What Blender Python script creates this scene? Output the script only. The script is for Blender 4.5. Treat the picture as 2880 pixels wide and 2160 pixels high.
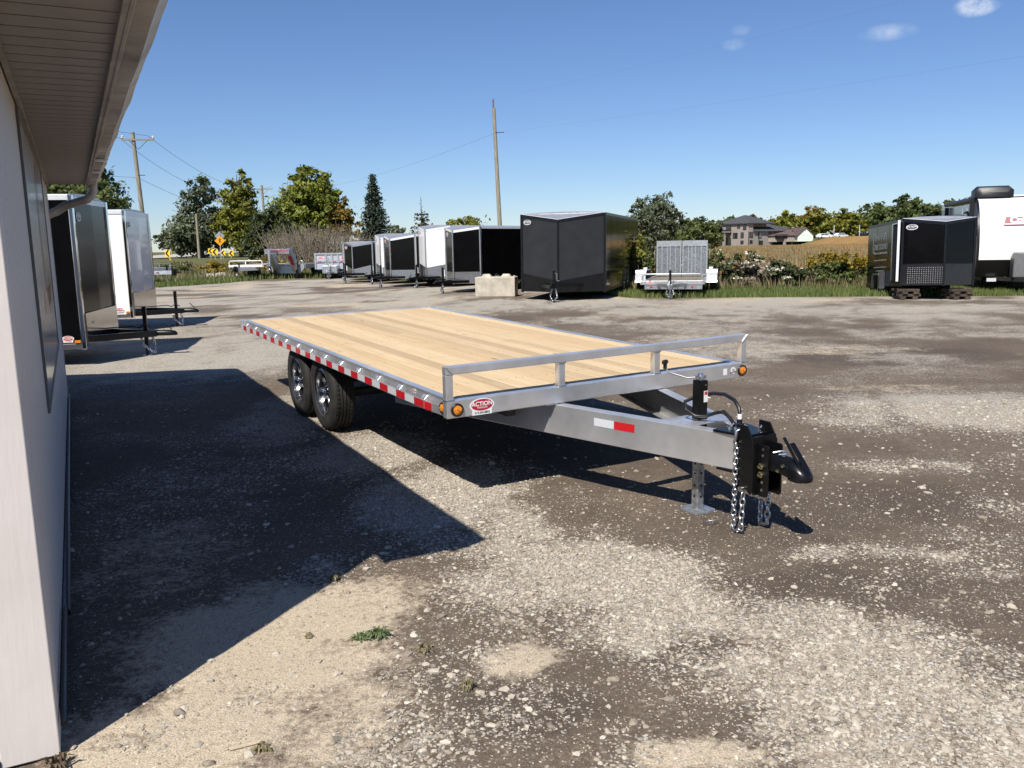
import bpy, bmesh, math, random
import numpy as np
from mathutils import Vector, Matrix, Euler

for _o in list(bpy.data.objects):
    bpy.data.objects.remove(_o)
SC = bpy.context.scene
COL = SC.collection
random.seed(7)
RNG = np.random.default_rng(7)

# ------------------------------------------------------------------ camera
cam_d = bpy.data.cameras.new("camera")
cam = bpy.data.objects.new("camera", cam_d)
COL.objects.link(cam)
cam_d.sensor_width = 36.0
cam_d.lens = 36.0 * 2365.0 / 2880.0
cam_d.clip_start = 0.05
cam_d.clip_end = 6000.0
cam.matrix_world = (Matrix.Translation((0, 0, 1.6581))
                    @ Matrix.Rotation(math.pi / 2 - 0.1628, 4, 'X')
                    @ Matrix.Rotation(-0.0175, 4, 'Z'))
SC.camera = cam
SC.render.resolution_x, SC.render.resolution_y = 1024, 768

# ------------------------------------------------------------------ world, sun, exposure
SUN_EL = math.radians(50.5)
SUN_AZ = math.atan2(-0.38, -0.925)          # direction towards the sun, from +Y to +X
world = bpy.data.worlds.new("World")
SC.world = world
world.use_nodes = True
wt = world.node_tree
for _n in list(wt.nodes):
    wt.nodes.remove(_n)
w_out = wt.nodes.new("ShaderNodeOutputWorld")
w_bg = wt.nodes.new("ShaderNodeBackground")
sky = wt.nodes.new("ShaderNodeTexSky")
sky.sky_type = 'NISHITA'
sky.sun_disc = False
sky.sun_elevation = SUN_EL
sky.sun_rotation = SUN_AZ
sky.altitude = 300
sky.air_density = 1.0
sky.dust_density = 0.0
sky.ozone_density = 4.0
w_bg.inputs['Strength'].default_value = 0.074
w_geo = wt.nodes.new("ShaderNodeNewGeometry")


def wmath(op, a, b=None):
    n = wt.nodes.new("ShaderNodeMath")
    n.operation = op
    for i, s in enumerate((a, b)):
        if s is None:
            continue
        if isinstance(s, (int, float)):
            n.inputs[i].default_value = s
        else:
            wt.links.new(s, n.inputs[i])
    return n.outputs[0]


def wdot(vec):
    n = wt.nodes.new("ShaderNodeVectorMath")
    n.operation = 'DOT_PRODUCT'
    wt.links.new(w_coord.outputs['Generated'], n.inputs[0])
    n.inputs[1].default_value = vec
    return n.outputs['Value']


w_coord = wt.nodes.new("ShaderNodeTexCoord")
w_noise = wt.nodes.new("ShaderNodeTexNoise")
w_noise.inputs['Scale'].default_value = 34.0
w_noise.inputs['Detail'].default_value = 6.0
w_noise.inputs['Roughness'].default_value = 0.62
wt.links.new(w_coord.outputs['Generated'], w_noise.inputs['Vector'])
cl_sum = None
for d, wx, wz, amt in (((.457, .862, .222), .022, .011, .85), ((.388, .898, .207), .030, .009, .26),
                       ((.250, .943, .222), .012, .006, .16), ((.244, .948, .209), .014, .007, .16),
                       ((.66, .72, .20), .05, .012, .6), ((-.72, .62, .3), .06, .015, .5), ((.3, -.9, .35), .08, .02, .6)):
    D = Vector(d).normalized()
    S = D.cross(Vector((0, 0, 1))).normalized()
    U = S.cross(D).normalized()
    a = wmath('MULTIPLY', wdot(S), 1.0 / wx)
    b = wmath('MULTIPLY', wdot(U), 1.0 / wz)
    r2 = wmath('ADD', wmath('MULTIPLY', a, a), wmath('MULTIPLY', b, b))
    fall = wmath('MAXIMUM', wmath('SUBTRACT', 1.0, r2), 0.0)
    front = wmath('GREATER_THAN', wdot(D), 0.5)
    fall = wmath('MULTIPLY', wmath('MULTIPLY', fall, front), amt)
    cl_sum = fall if cl_sum is None else wmath('ADD', cl_sum, fall)
cl_n = wmath('MULTIPLY', wmath('MAXIMUM', wmath('SUBTRACT', w_noise.outputs['Fac'], 0.36), 0.0), 4.2)
cl_f = wmath('MINIMUM', wmath('MULTIPLY', cl_sum, cl_n), 0.8)
w_mix = wt.nodes.new("ShaderNodeMixRGB")
wt.links.new(cl_f, w_mix.inputs['Fac'])
w_tint = wt.nodes.new("ShaderNodeMixRGB")
w_tint.blend_type = 'MULTIPLY'
w_tint.inputs['Fac'].default_value = 1.0
w_tint.inputs['Color2'].default_value = (0.78, 0.865, 1.055, 1)
wt.links.new(sky.outputs['Color'], w_tint.inputs['Color1'])
wt.links.new(w_tint.outputs['Color'], w_mix.inputs['Color1'])
w_mix.inputs['Color2'].default_value = (9.5, 9.9, 10.4, 1)
wt.links.new(w_mix.outputs['Color'], w_bg.inputs['Color'])
wt.links.new(w_bg.outputs['Background'], w_out.inputs['Surface'])

sun_d = bpy.data.lights.new("sun", 'SUN')
sun_d.energy = 5.0
sun_d.angle = math.radians(0.53)
sun_d.color = (1.0, 0.945, 0.86)
sun = bpy.data.objects.new("sun", sun_d)
COL.objects.link(sun)
_sd = Vector((math.sin(SUN_AZ) * math.cos(SUN_EL), math.cos(SUN_AZ) * math.cos(SUN_EL), math.sin(SUN_EL)))
sun.rotation_euler = (-_sd).to_track_quat('-Z', 'Y').to_euler()
sun.location = (-10, -20, 40)

vs = SC.view_settings
vs.view_transform = 'Standard'
vs.look = 'None'
vs.gamma = 1.0
vs.exposure = 0.50
vs.use_curve_mapping = False
try:
    SC.render.engine = 'CYCLES'
    SC.cycles.max_bounces = 5
    SC.cycles.diffuse_bounces = 2
    SC.cycles.glossy_bounces = 3
    SC.cycles.transparent_max_bounces = 6
    SC.cycles.caustics_reflective = False
    SC.cycles.caustics_refractive = False
except Exception:
    pass

# ------------------------------------------------------------------ helpers
def tag(o, label=None, cat=None, group=None, kind=None):
    if label: o['label'] = label
    if cat: o['category'] = cat
    if group: o['group'] = group
    if kind: o['kind'] = kind
    return o


def empty(name, loc=(0, 0, 0), rz=0.0, mw=None):
    o = bpy.data.objects.new(name, None)
    COL.objects.link(o)
    o.empty_display_size = 0.2
    if mw is not None:
        o.matrix_world = mw
    else:
        o.location = loc
        o.rotation_euler = (0, 0, rz)
    return o


def link(name, me, mat=None, parent=None):
    o = bpy.data.objects.new(name, me)
    COL.objects.link(o)
    if mat is not None and len(me.materials) == 0:
        me.materials.append(mat)
    if parent is not None:
        o.parent = parent
    return o


class MB:
    def __init__(s):
        s.v = []; s.f = []

    def add(s, vs_, fs):
        b = len(s.v)
        s.v.extend([tuple(p) for p in vs_])
        s.f.extend([tuple(i + b for i in f) for f in fs])
        return s

    def bx(s, x0, x1, y0, y1, z0, z1, M=None):
        P = [(x0, y0, z0), (x1, y0, z0), (x1, y1, z0), (x0, y1, z0), (x0, y0, z1), (x1, y0, z1), (x1, y1, z1), (x0, y1, z1)]
        if M is not None:
            P = [M @ Vector(p) for p in P]
        return s.add(P, [(0, 3, 2, 1), (4, 5, 6, 7), (0, 1, 5, 4), (1, 2, 6, 5), (2, 3, 7, 6), (3, 0, 4, 7)])

    def cbox(s, c, d, M=None):
        return s.bx(c[0] - d[0] / 2, c[0] + d[0] / 2, c[1] - d[1] / 2, c[1] + d[1] / 2, c[2] - d[2] / 2, c[2] + d[2] / 2, M)

    def loft(s, rings, cap=True, closed=False):
        n = len(rings[0]); b = len(s.v)
        for r in rings:
            s.v.extend([tuple(p) for p in r])
        m = len(rings)
        for i in range(m - 1 + (1 if closed else 0)):
            for j in range(n):
                a = b + i * n + j; a2 = b + i * n + (j + 1) % n
                c = b + ((i + 1) % m) * n + (j + 1) % n; c2 = b + ((i + 1) % m) * n + j
                s.f.append((a, a2, c, c2))
        if cap and not closed:
            s.f.append(tuple(b + j for j in reversed(range(n))))
            s.f.append(tuple(b + (m - 1) * n + j for j in range(n)))
        return s

    def tube(s, pts, r, n=8, cap=True, ph=0.0, closed=False):
        pts = [Vector(p) for p in pts]
        rs = r if isinstance(r, (list, tuple)) else [r] * len(pts)
        rings = []
        up = None
        m = len(pts)
        for i, p in enumerate(pts):
            if closed:
                d = pts[(i + 1) % m] - pts[i - 1]
            else:
                d = pts[min(i + 1, m - 1)] - pts[max(i - 1, 0)]
            d.normalize()
            if up is None:
                up = Vector((0, 0, 1)) if abs(d.z) < .9 else Vector((1, 0, 0))
            a = d.cross(up)
            if a.length < 1e-5:
                a = d.cross(Vector((0, 1, 0)))
            a.normalize()
            b = a.cross(d).normalized()
            up = b
            rings.append([p + (a * math.cos(t) + b * math.sin(t)) * rs[i] for t in [2 * math.pi * k / n + ph for k in range(n)]])
        return s.loft(rings, cap, closed)

    def cyl(s, p0, p1, r, n=16):
        return s.tube([p0, p1], r, n)

    def bar(s, p0, p1, w, h):
        """rectangular bar from p0 to p1, w across horizontally, h vertically"""
        p0 = Vector(p0); p1 = Vector(p1)
        d = (p1 - p0).normalized()
        side = d.cross(Vector((0, 0, 1)))
        if side.length < 1e-4:
            side = Vector((1, 0, 0))
        side.normalize()
        up = side.cross(d).normalized()
        return s.loft([[p + side * (a * w / 2) + up * (b * h / 2) for a, b in ((-1, -1), (1, -1), (1, 1), (-1, 1))] for p in (p0, p1)])

    def prism(s, poly, a0, a1, ax='x'):
        """poly: list of 2D points; extruded between a0 and a1 along axis"""
        def mk(u, v, a):
            return {'x': (a, u, v), 'y': (u, a, v), 'z': (u, v, a)}[ax]
        return s.loft([[mk(u, v, a0) for u, v in poly], [mk(u, v, a1) for u, v in poly]])

    def lathe(s, prof, axis='x', c=(0, 0, 0), n=32, closed=False):
        rings = []
        for k in range(n):
            t = 2 * math.pi * k / n
            ring = []
            for r, h in prof:
                if axis == 'x': p = (c[0] + h, c[1] + r * math.cos(t), c[2] + r * math.sin(t))
                elif axis == 'y': p = (c[0] + r * math.cos(t), c[1] + h, c[2] + r * math.sin(t))
                else: p = (c[0] + r * math.cos(t), c[1] + r * math.sin(t), c[2] + h)
                ring.append(p)
            rings.append(ring)
        b = len(s.v); m = len(prof)
        for r in rings:
            s.v.extend(r)
        for k in range(n):
            for j in range(m - (0 if closed else 1)):
                j2 = (j + 1) % m
                s.f.append((b + k * m + j, b + k * m + j2, b + ((k + 1) % n) * m + j2, b + ((k + 1) % n) * m + j))
        return s

    def mesh(s, name, smooth=None):
        me = bpy.data.meshes.new(name)
        me.from_pydata(s.v, [], s.f)
        bm = bmesh.new(); bm.from_mesh(me)
        bmesh.ops.recalc_face_normals(bm, faces=bm.faces)
        bm.to_mesh(me); bm.free()
        if smooth is not None:
            for p in me.polygons:
                p.use_smooth = True
            me.set_sharp_from_angle(angle=math.radians(smooth))
        return me

    def build(s, name, mat, parent=None, smooth=None, bevel=0.0, seg=2):
        o = link(name, s.mesh(name, smooth), mat, parent)
        if bevel:
            md = o.modifiers.new('bevel', 'BEVEL')
            md.width = bevel; md.segments = seg; md.limit_method = 'ANGLE'
            md.angle_limit = math.radians(40)
        return o


def fast_mesh(name, verts, faces):
    verts = np.asarray(verts, np.float32); faces = np.asarray(faces, np.int32)
    me = bpy.data.meshes.new(name)
    k = faces.shape[1]
    me.vertices.add(len(verts)); me.vertices.foreach_set('co', verts.ravel())
    me.loops.add(faces.size); me.loops.foreach_set('vertex_index', faces.ravel())
    me.polygons.add(len(faces))
    me.polygons.foreach_set('loop_start', np.arange(0, faces.size, k, dtype=np.int32))
    me.update(calc_edges=True)
    me.validate()
    return me


def copy_part(o, parent, loc=None, rot=None):
    c = o.copy()
    COL.objects.link(c)
    c.parent = parent
    if loc is not None: c.location = loc
    if rot is not None: c.rotation_euler = rot
    return c


_txt = {}
def text_mesh(body, size=1.0, bold=0.0, shear=0.0, align='CENTER', spacing=1.0):
    key = (body, size, bold, shear, align, spacing)
    if key in _txt:
        return _txt[key]
    cu = bpy.data.curves.new('lettering', 'FONT')
    cu.body = body; cu.size = size; cu.offset = bold; cu.shear = shear
    cu.align_x = align; cu.align_y = 'CENTER'; cu.space_character = spacing
    cu.resolution_u = 4
    cu.extrude = 0.0015 * size
    t = bpy.data.objects.new('lettering', cu)
    COL.objects.link(t)
    bpy.context.view_layer.update()
    me = bpy.data.meshes.new_from_object(t.evaluated_get(bpy.context.evaluated_depsgraph_get()))
    bpy.data.objects.remove(t)
    me.name = 'lettering'
    me.materials.clear()
    _txt[key] = me
    return me


def frame(o, u, v):
    """matrix with local x along u, local y along v, local z = u x v, at o"""
    u = Vector(u).normalized(); v = Vector(v); v = (v - u * v.dot(u)).normalized(); w = u.cross(v)
    return Matrix(((u.x, v.x, w.x, o[0]), (u.y, v.y, w.y, o[1]), (u.z, v.z, w.z, o[2]), (0, 0, 0, 1)))


def lettering(body, size, mat, parent, M, **kw):
    me = text_mesh(body, size, **kw).copy()
    o = link('lettering', me, mat, parent)
    o.matrix_local = M
    return o


def ell(rx, ry, n=32, cx=0, cy=0):
    return [(cx + rx * math.cos(2 * math.pi * k / n), cy + ry * math.sin(2 * math.pi * k / n)) for k in range(n)]


# ------------------------------------------------------------------ numpy noise
_tab = np.random.default_rng(3).random((257, 257))
_tab[256, :] = _tab[0, :]; _tab[:, 256] = _tab[:, 0]
def vnoise(x, y):
    xi = np.floor(x).astype(int); yi = np.floor(y).astype(int)
    fx = x - xi; fy = y - yi
    fx = fx * fx * (3 - 2 * fx); fy = fy * fy * (3 - 2 * fy)
    xi &= 255; yi &= 255
    a = _tab[xi, yi]; b = _tab[xi + 1, yi]; c = _tab[xi, yi + 1]; d = _tab[xi + 1, yi + 1]
    return (a * (1 - fx) + b * fx) * (1 - fy) + (c * (1 - fx) + d * fx) * fy
def fbm(x, y, sc=1.0, oc=4, gain=.5, off=0.0):
    t = 0; a = 1; s = 0
    for i in range(oc):
        t = t + a * vnoise(x * sc + 17.3 * i + off, y * sc + 31.7 * i + off * 1.7); s += a
        a *= gain; sc *= 2.03
    return t / s
def sstep(t):
    t = np.clip(t, 0, 1); return t * t * (3 - 2 * t)


# ------------------------------------------------------------------ materials
def new_mat(name):
    m = bpy.data.materials.new(name)
    m.use_nodes = True
    nt = m.node_tree
    return m, nt, nt.nodes['Principled BSDF']


def nd(nt, typ, **kw):
    n = nt.nodes.new(typ)
    for k, v in kw.items():
        if k in n.inputs.keys():
            n.inputs[k].default_value = v
        else:
            setattr(n, k, v)
    return n


def L(nt, a, b):
    nt.links.new(a, b)


def math_n(nt, op, a, b=None, clamp=False):
    n = nt.nodes.new('ShaderNodeMath'); n.operation = op; n.use_clamp = clamp
    for i, s in enumerate((a, b)):
        if s is None: continue
        if isinstance(s, (int, float)): n.inputs[i].default_value = s
        else: nt.links.new(s, n.inputs[i])
    return n.outputs[0]


def mixc(nt, f, a, b, blend='MIX'):
    n = nt.nodes.new('ShaderNodeMixRGB'); n.blend_type = blend
    for i, s in zip(('Fac', 'Color1', 'Color2'), (f, a, b)):
        if isinstance(s, (int, float)): n.inputs[i].default_value = s
        elif isinstance(s, tuple): n.inputs[i].default_value = (s[0], s[1], s[2], 1)
        else: nt.links.new(s, n.inputs[i])
    return n.outputs['Color']


def ramp(nt, fac, stops, interp='LINEAR'):
    n = nt.nodes.new('ShaderNodeValToRGB')
    n.color_ramp.interpolation = interp
    els = n.color_ramp.elements
    while len(els) < len(stops): els.new(0.5)
    for e, (p, c) in zip(els, stops):
        e.position = p; e.color = (c[0], c[1], c[2], 1)
    nt.links.new(fac, n.inputs['Fac'])
    return n.outputs['Color']


def noise(nt, scale, detail=4.0, rough=.55, coord='Object', stretch=None, dist=0.0):
    tc = nt.nodes.new('ShaderNodeTexCoord')
    src = tc.outputs[coord]
    if stretch:
        mp = nt.nodes.new('ShaderNodeMapping'); mp.inputs['Scale'].default_value = stretch
        nt.links.new(src, mp.inputs['Vector']); src = mp.outputs['Vector']
    n = nt.nodes.new('ShaderNodeTexNoise')
    n.inputs['Scale'].default_value = scale; n.inputs['Detail'].default_value = detail
    n.inputs['Roughness'].default_value = rough; n.inputs['Distortion'].default_value = dist
    nt.links.new(src, n.inputs['Vector'])
    return n.outputs['Fac']


def bump(nt, bsdf, h, strength=.3, dist=.01):
    b = nt.nodes.new('ShaderNodeBump'); b.inputs['Strength'].default_value = strength; b.inputs['Distance'].default_value = dist
    nt.links.new(h, b.inputs['Height']); nt.links.new(b.outputs['Normal'], bsdf.inputs['Normal'])


MATS = {}
def mat(name, base, rough=.5, metal=0.0, var=0.12, vscale=6.0, stretch=None, bmp=0.0, bscale=40.0, bdist=.004, coat=0.0, rvar=0.0,
        base2=None, emit=None, trans=0.0, spec=None, coord='Object', bstretch=None, island=False):
    if name in MATS: return MATS[name]
    m, nt, b = new_mat(name)
    n = noise(nt, vscale, 5.0, .6, coord, stretch)
    b2 = base2 if base2 else tuple(max(0, c * (1 - 2 * var)) for c in base)
    b1 = base if base2 else tuple(min(1, c * (1 + var)) for c in base)
    f = ramp(nt, n, [(.3, (0, 0, 0)), (.7, (1, 1, 1))])
    col = mixc(nt, f, b2, b1)
    if island:
        g = nt.nodes.new('ShaderNodeNewGeometry')
        col = mixc(nt, .55, col, ramp(nt, g.outputs['Random Per Island'], [(0, b2), (1, b1)]))
    L(nt, col, b.inputs['Base Color'])
    b.inputs['Roughness'].default_value = rough
    if rvar:
        rr = math_n(nt, 'ADD', math_n(nt, 'MULTIPLY', n, 2 * rvar), rough - rvar)
        L(nt, rr, b.inputs['Roughness'])
    b.inputs['Metallic'].default_value = metal
    if coat: b.inputs['Coat Weight'].default_value = coat; b.inputs['Coat Roughness'].default_value = .04
    if spec is not None: b.inputs['Specular IOR Level'].default_value = spec
    if trans: b.inputs['Transmission Weight'].default_value = trans
    if bmp:
        bump(nt, b, noise(nt, bscale, 4.0, .6, coord, bstretch or stretch), bmp, bdist)
    MATS[name] = m
    return m


ALU = mat('brushed_aluminium', (.84, .84, .84), .34, .80, .12, 2.2, bmp=.07, bscale=60, rvar=.16, bstretch=(1, .06, 1))
ALU2 = mat('mill_aluminium', (.76, .76, .77), .36, .80, .13, 5.0, bmp=.05, bscale=30, rvar=.10)
WELD = mat('weld_bead', (.55, .55, .56), .36, .9, .1, 60, bmp=.6, bscale=120)
GALV = mat('galvanised_steel', (.50, .52, .54), .38, .8, .22, 30.0, bmp=.05, bscale=90, rvar=.1)
ZINC = mat('bright_zinc', (.66, .67, .69), .28, 1.0, .08, 50)
GOLDZ = mat('yellow_zinc_bolt', (.62, .55, .35), .25, 1.0, .1, 60)
CHROME = mat('chrome', (.82, .82, .83), .07, 1.0, .04, 6.0)
POLISH = mat('polished_alloy', (.70, .70, .70), .2, 1.0, .08, 8.0)
BLKP = mat('black_powder_coat', (.0045, .0045, .005), .30, 0, .25, 20, bmp=.05, bscale=200, spec=.4)
BLKPL = mat('black_plastic', (.008, .008, .0085), .45, 0, .25, 20)
RUB = mat('tyre_rubber', (.022, .021, .020), .75, 0, .3, 14, bmp=.25, bscale=90)
HOSE = mat('black_cable_sheath', (.012, .012, .013), .38, 0, .2, 30)
DARKST = mat('dark_undercarriage', (.05, .05, .052), .55, .3, .25, 12)
WHITEP = mat('white_gloss_panel', (.82, .82, .82), .22, 0, .02, 3.0, coat=.6)
BLKG = mat('black_gloss_panel', (.004, .004, .0045), .10, 0, .2, 2.0, bmp=.03, bscale=1.6, bdist=.05, spec=.18)
CHARC = mat('charcoal_satin_panel', (.022, .0225, .024), .38, 0, .12, 2.5, bmp=.02, bscale=2.0, bdist=.04, spec=.4)
BLKM = mat('black_satin_panel', (.005, .005, .0055), .25, 0, .2, 4, spec=.35, bmp=.02, bscale=2.0, bdist=.04)
TRIMW = mat('white_trim', (.78, .79, .80), .3, .2, .04, 8)
TRIMS = mat('silver_trim', (.62, .62, .63), .22, .95, .08, 8)
TRIMB = mat('black_trim', (.007, .007, .008), .3, 0, .2, 8, spec=.4)
ROOFM = mat('aluminium_roof_skin', (.48, .49, .52), .35, .6, .08, 4)
REDT = mat('red_reflective_tape', (.48, .012, .016), .35, 0, .08, 60, coat=.3)
WHTT = mat('white_reflective_tape', (.60, .62, .65), .3, .1, .05, 60, coat=.3)
STW = mat('sticker_white', (.80, .80, .80), .35, 0, .02, 10)
STR = mat('sticker_red', (.42, .02, .035), .35, 0, .04, 10)
STB = mat('sticker_black', (.015, .015, .016), .35, 0, .1, 10)
STG = mat('sticker_grey', (.35, .36, .37), .35, 0, .05, 10)
LOGOR = mat('logo_maroon', (.17, .006, .030), .3, 0, .05, 10)
AMBER = mat('amber_lens', (.75, .22, .01), .16, 0, .25, 60, coat=.8, bmp=.4, bscale=150)
AMBERP = mat('amber_lens_core', (.85, .36, .03), .2, 0, .2, 90, coat=.8)
REDL = mat('red_lens', (.5, .01, .015), .18, 0, .1, 60, coat=.8)
CONC = mat('cast_concrete', (.46, .42, .34), .85, 0, .16, 3.0, bmp=.25, bscale=30)
POLEW = mat('weathered_pole_wood', (.30, .27, .20), .85, 0, .3, 5.0, stretch=(6, 6, .35), bmp=.5, bscale=14)
LUMB = mat('shade_darkened_timber', (.07, .05, .036), .85, 0, .35, 9.0, bmp=.4, bscale=30)  # timber colour darkened to carry the shade under the black trailer
GLASS = mat('dark_window_glass', (.02, .024, .028), .05, 0, .1, 3, coat=.8)
SIGNY = mat('sign_yellow', (.85, .36, .01), .4, 0, .05, 6)
SIGNB = mat('sign_back', (.52, .53, .54), .4, .7, .06, 8)
CHEVY = mat('chevron_yellow', (.88, .60, .03), .4, 0, .05, 6)


def wood_mat():
    m, nt, b = new_mat('fir_deck_plank')
    oi = nd(nt, 'ShaderNodeObjectInfo')
    tc = nd(nt, 'ShaderNodeTexCoord')
    off = nd(nt, 'ShaderNodeVectorMath', operation='SCALE')
    L(nt, tc.outputs['Object'], off.inputs[0]); off.inputs['Scale'].default_value = 1.0
    add = nd(nt, 'ShaderNodeVectorMath', operation='ADD')
    cmb = nd(nt, 'ShaderNodeCombineXYZ')
    L(nt, math_n(nt, 'MULTIPLY', oi.outputs['Random'], 37.0), cmb.inputs[1])
    L(nt, math_n(nt, 'MULTIPLY', oi.outputs['Random'], 11.0), cmb.inputs[0])
    L(nt, off.outputs[0], add.inputs[0]); L(nt, cmb.outputs[0], add.inputs[1])
    mp = nd(nt, 'ShaderNodeMapping'); mp.inputs['Scale'].default_value = (14, .55, 14)
    L(nt, add.outputs[0], mp.inputs['Vector'])
    n1 = nd(nt, 'ShaderNodeTexNoise', Scale=2.4, Detail=6.0, Roughness=.62, Distortion=.7)
    L(nt, mp.outputs[0], n1.inputs['Vector'])
    mp2 = nd(nt, 'ShaderNodeMapping'); mp2.inputs['Scale'].default_value = (60, 1.6, 60)
    L(nt, add.outputs[0], mp2.inputs['Vector'])
    n2 = nd(nt, 'ShaderNodeTexNoise', Scale=3.0, Detail=3.0)
    L(nt, mp2.outputs[0], n2.inputs['Vector'])
    c1 = ramp(nt, n1.outputs['Fac'], [(.25, (.48, .352, .200)), (.5, (.575, .450, .272)), (.75, (.665, .552, .362))])
    c2 = mixc(nt, .35, c1, ramp(nt, n2.outputs['Fac'], [(.35, (.46, .343, .196)), (.65, (.645, .528, .345))]))
    tint = ramp(nt, oi.outputs['Random'], [(0, (.74, .69, .64)), (.3, (1, .97, .94)), (.6, (.88, .80, .71)), (1, (1.05, 1.03, 1.0))])
    c3 = mixc(nt, 1.0, c2, tint, 'MULTIPLY')
    # knots and scuffs
    mp3 = nd(nt, 'ShaderNodeMapping'); mp3.inputs['Scale'].default_value = (7, 1.8, 7)
    L(nt, add.outputs[0], mp3.inputs['Vector'])
    vo = nd(nt, 'ShaderNodeTexVoronoi', Scale=1.0)
    L(nt, mp3.outputs[0], vo.inputs['Vector'])
    kn = ramp(nt, vo.outputs['Distance'], [(.05, (1, 1, 1)), (.13, (0, 0, 0))])
    n4 = noise(nt, 1.3, 2.0)
    kn2 = mixc(nt, 1.0, kn, ramp(nt, n4, [(.45, (0, 0, 0)), (.55, (1, 1, 1))]), 'MULTIPLY')
    c4 = mixc(nt, kn2, c3, (.20, .11, .05))
    n5 = noise(nt, 3.0, 5.0, .7)
    c5 = mixc(nt, ramp(nt, n5, [(.55, (0, 0, 0)), (.72, (.45, .45, .45))]), c4, (.40, .30, .20))
    L(nt, c5, b.inputs['Base Color'])
    b.inputs['Roughness'].default_value = .62
    bump(nt, b, n1.outputs['Fac'], .15, .004)
    return m


PLANK = wood_mat()


def tyre_mat():
    m, nt, b = new_mat('tyre_tread_rubber')
    tc = nd(nt, 'ShaderNodeTexCoord')
    n = noise(nt, 9, 5, .6)
    L(nt, mixc(nt, ramp(nt, n, [(.35, (0, 0, 0)), (.7, (1, 1, 1))]), (.010, .0098, .0095), (.030, .027, .024)), b.inputs['Base Color'])
    b.inputs['Roughness'].default_value = .72
    return m


TYRE = tyre_mat()


def leaf_mat(name, c_lo, c_mid, c_hi, trans=.35):
    m, nt, b = new_mat(name)
    g = nd(nt, 'ShaderNodeNewGeometry')
    n = noise(nt, .55, 3.0, .6)
    f = math_n(nt, 'ADD', math_n(nt, 'MULTIPLY', g.outputs['Random Per Island'], .62), math_n(nt, 'MULTIPLY', n, .45), True)
    col = ramp(nt, f, [(.12, c_lo), (.5, c_mid), (.9, c_hi)])
    L(nt, col, b.inputs['Base Color'])
    b.inputs['Roughness'].default_value = .55
    b.inputs['Specular IOR Level'].default_value = .3
    tr = nd(nt, 'ShaderNodeBsdfTranslucent')
    L(nt, mixc(nt, 1.0, col, (1.1, 1.15, .6), 'MULTIPLY'), tr.inputs['Color'])
    mx = nd(nt, 'ShaderNodeMixShader'); mx.inputs['Fac'].default_value = trans
    L(nt, b.outputs[0], mx.inputs[1]); L(nt, tr.outputs[0], mx.inputs[2])
    out = [x for x in nt.nodes if x.type == 'OUTPUT_MATERIAL'][0]
    L(nt, mx.outputs[0], out.inputs['Surface'])
    return m


LF_MAPLE = leaf_mat('maple_leaves', (.075, .10, .020), (.165, .195, .030), (.29, .285, .048))
LF_MAPLE_O = leaf_mat('turning_maple_leaves', (.10, .085, .018), (.20, .145, .028), (.34, .17, .035))
LF_YEL = leaf_mat('yellow_green_leaves', (.085, .10, .018), (.18, .19, .030), (.30, .275, .048))
LF_DARK = leaf_mat('dark_green_leaves', (.030, .042, .016), (.062, .080, .030), (.115, .13, .048))
LF_MID = leaf_mat('mid_green_leaves', (.050, .070, .024), (.105, .135, .045), (.18, .205, .070))
LF_SILV = leaf_mat('grey_green_leaves', (.055, .070, .042), (.105, .125, .074), (.19, .21, .13))
LF_NEED = leaf_mat('spruce_needles', (.014, .024, .016), (.028, .044, .028), (.052, .075, .045), .12)
LF_PINE = leaf_mat('pine_needles', (.030, .036, .022), (.055, .062, .036), (.10, .10, .06), .15)
LF_BRN = leaf_mat('brown_twigs', (.085, .065, .045), (.16, .13, .095), (.25, .21, .16), .1)
LF_GRASS = leaf_mat('grass_blades', (.07, .10, .028), (.135, .18, .052), (.24, .26, .10))
LF_DRY = leaf_mat('dry_grass_blades', (.12, .11, .05), (.22, .19, .10), (.34, .29, .18))
LF_GOLD = leaf_mat('goldenrod_plumes', (.14, .11, .018), (.27, .20, .025), (.42, .31, .04))
LF_ASTER = leaf_mat('white_asters', (.45, .44, .36), (.62, .61, .53), (.80, .79, .72), .2)
LF_WEED = leaf_mat('weed_leaves', (.07, .105, .045), (.125, .17, .075), (.22, .26, .13))
BARK = mat('tree_bark', (.11, .09, .07), .9, 0, .3, 8, bmp=.5, bscale=20)

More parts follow.
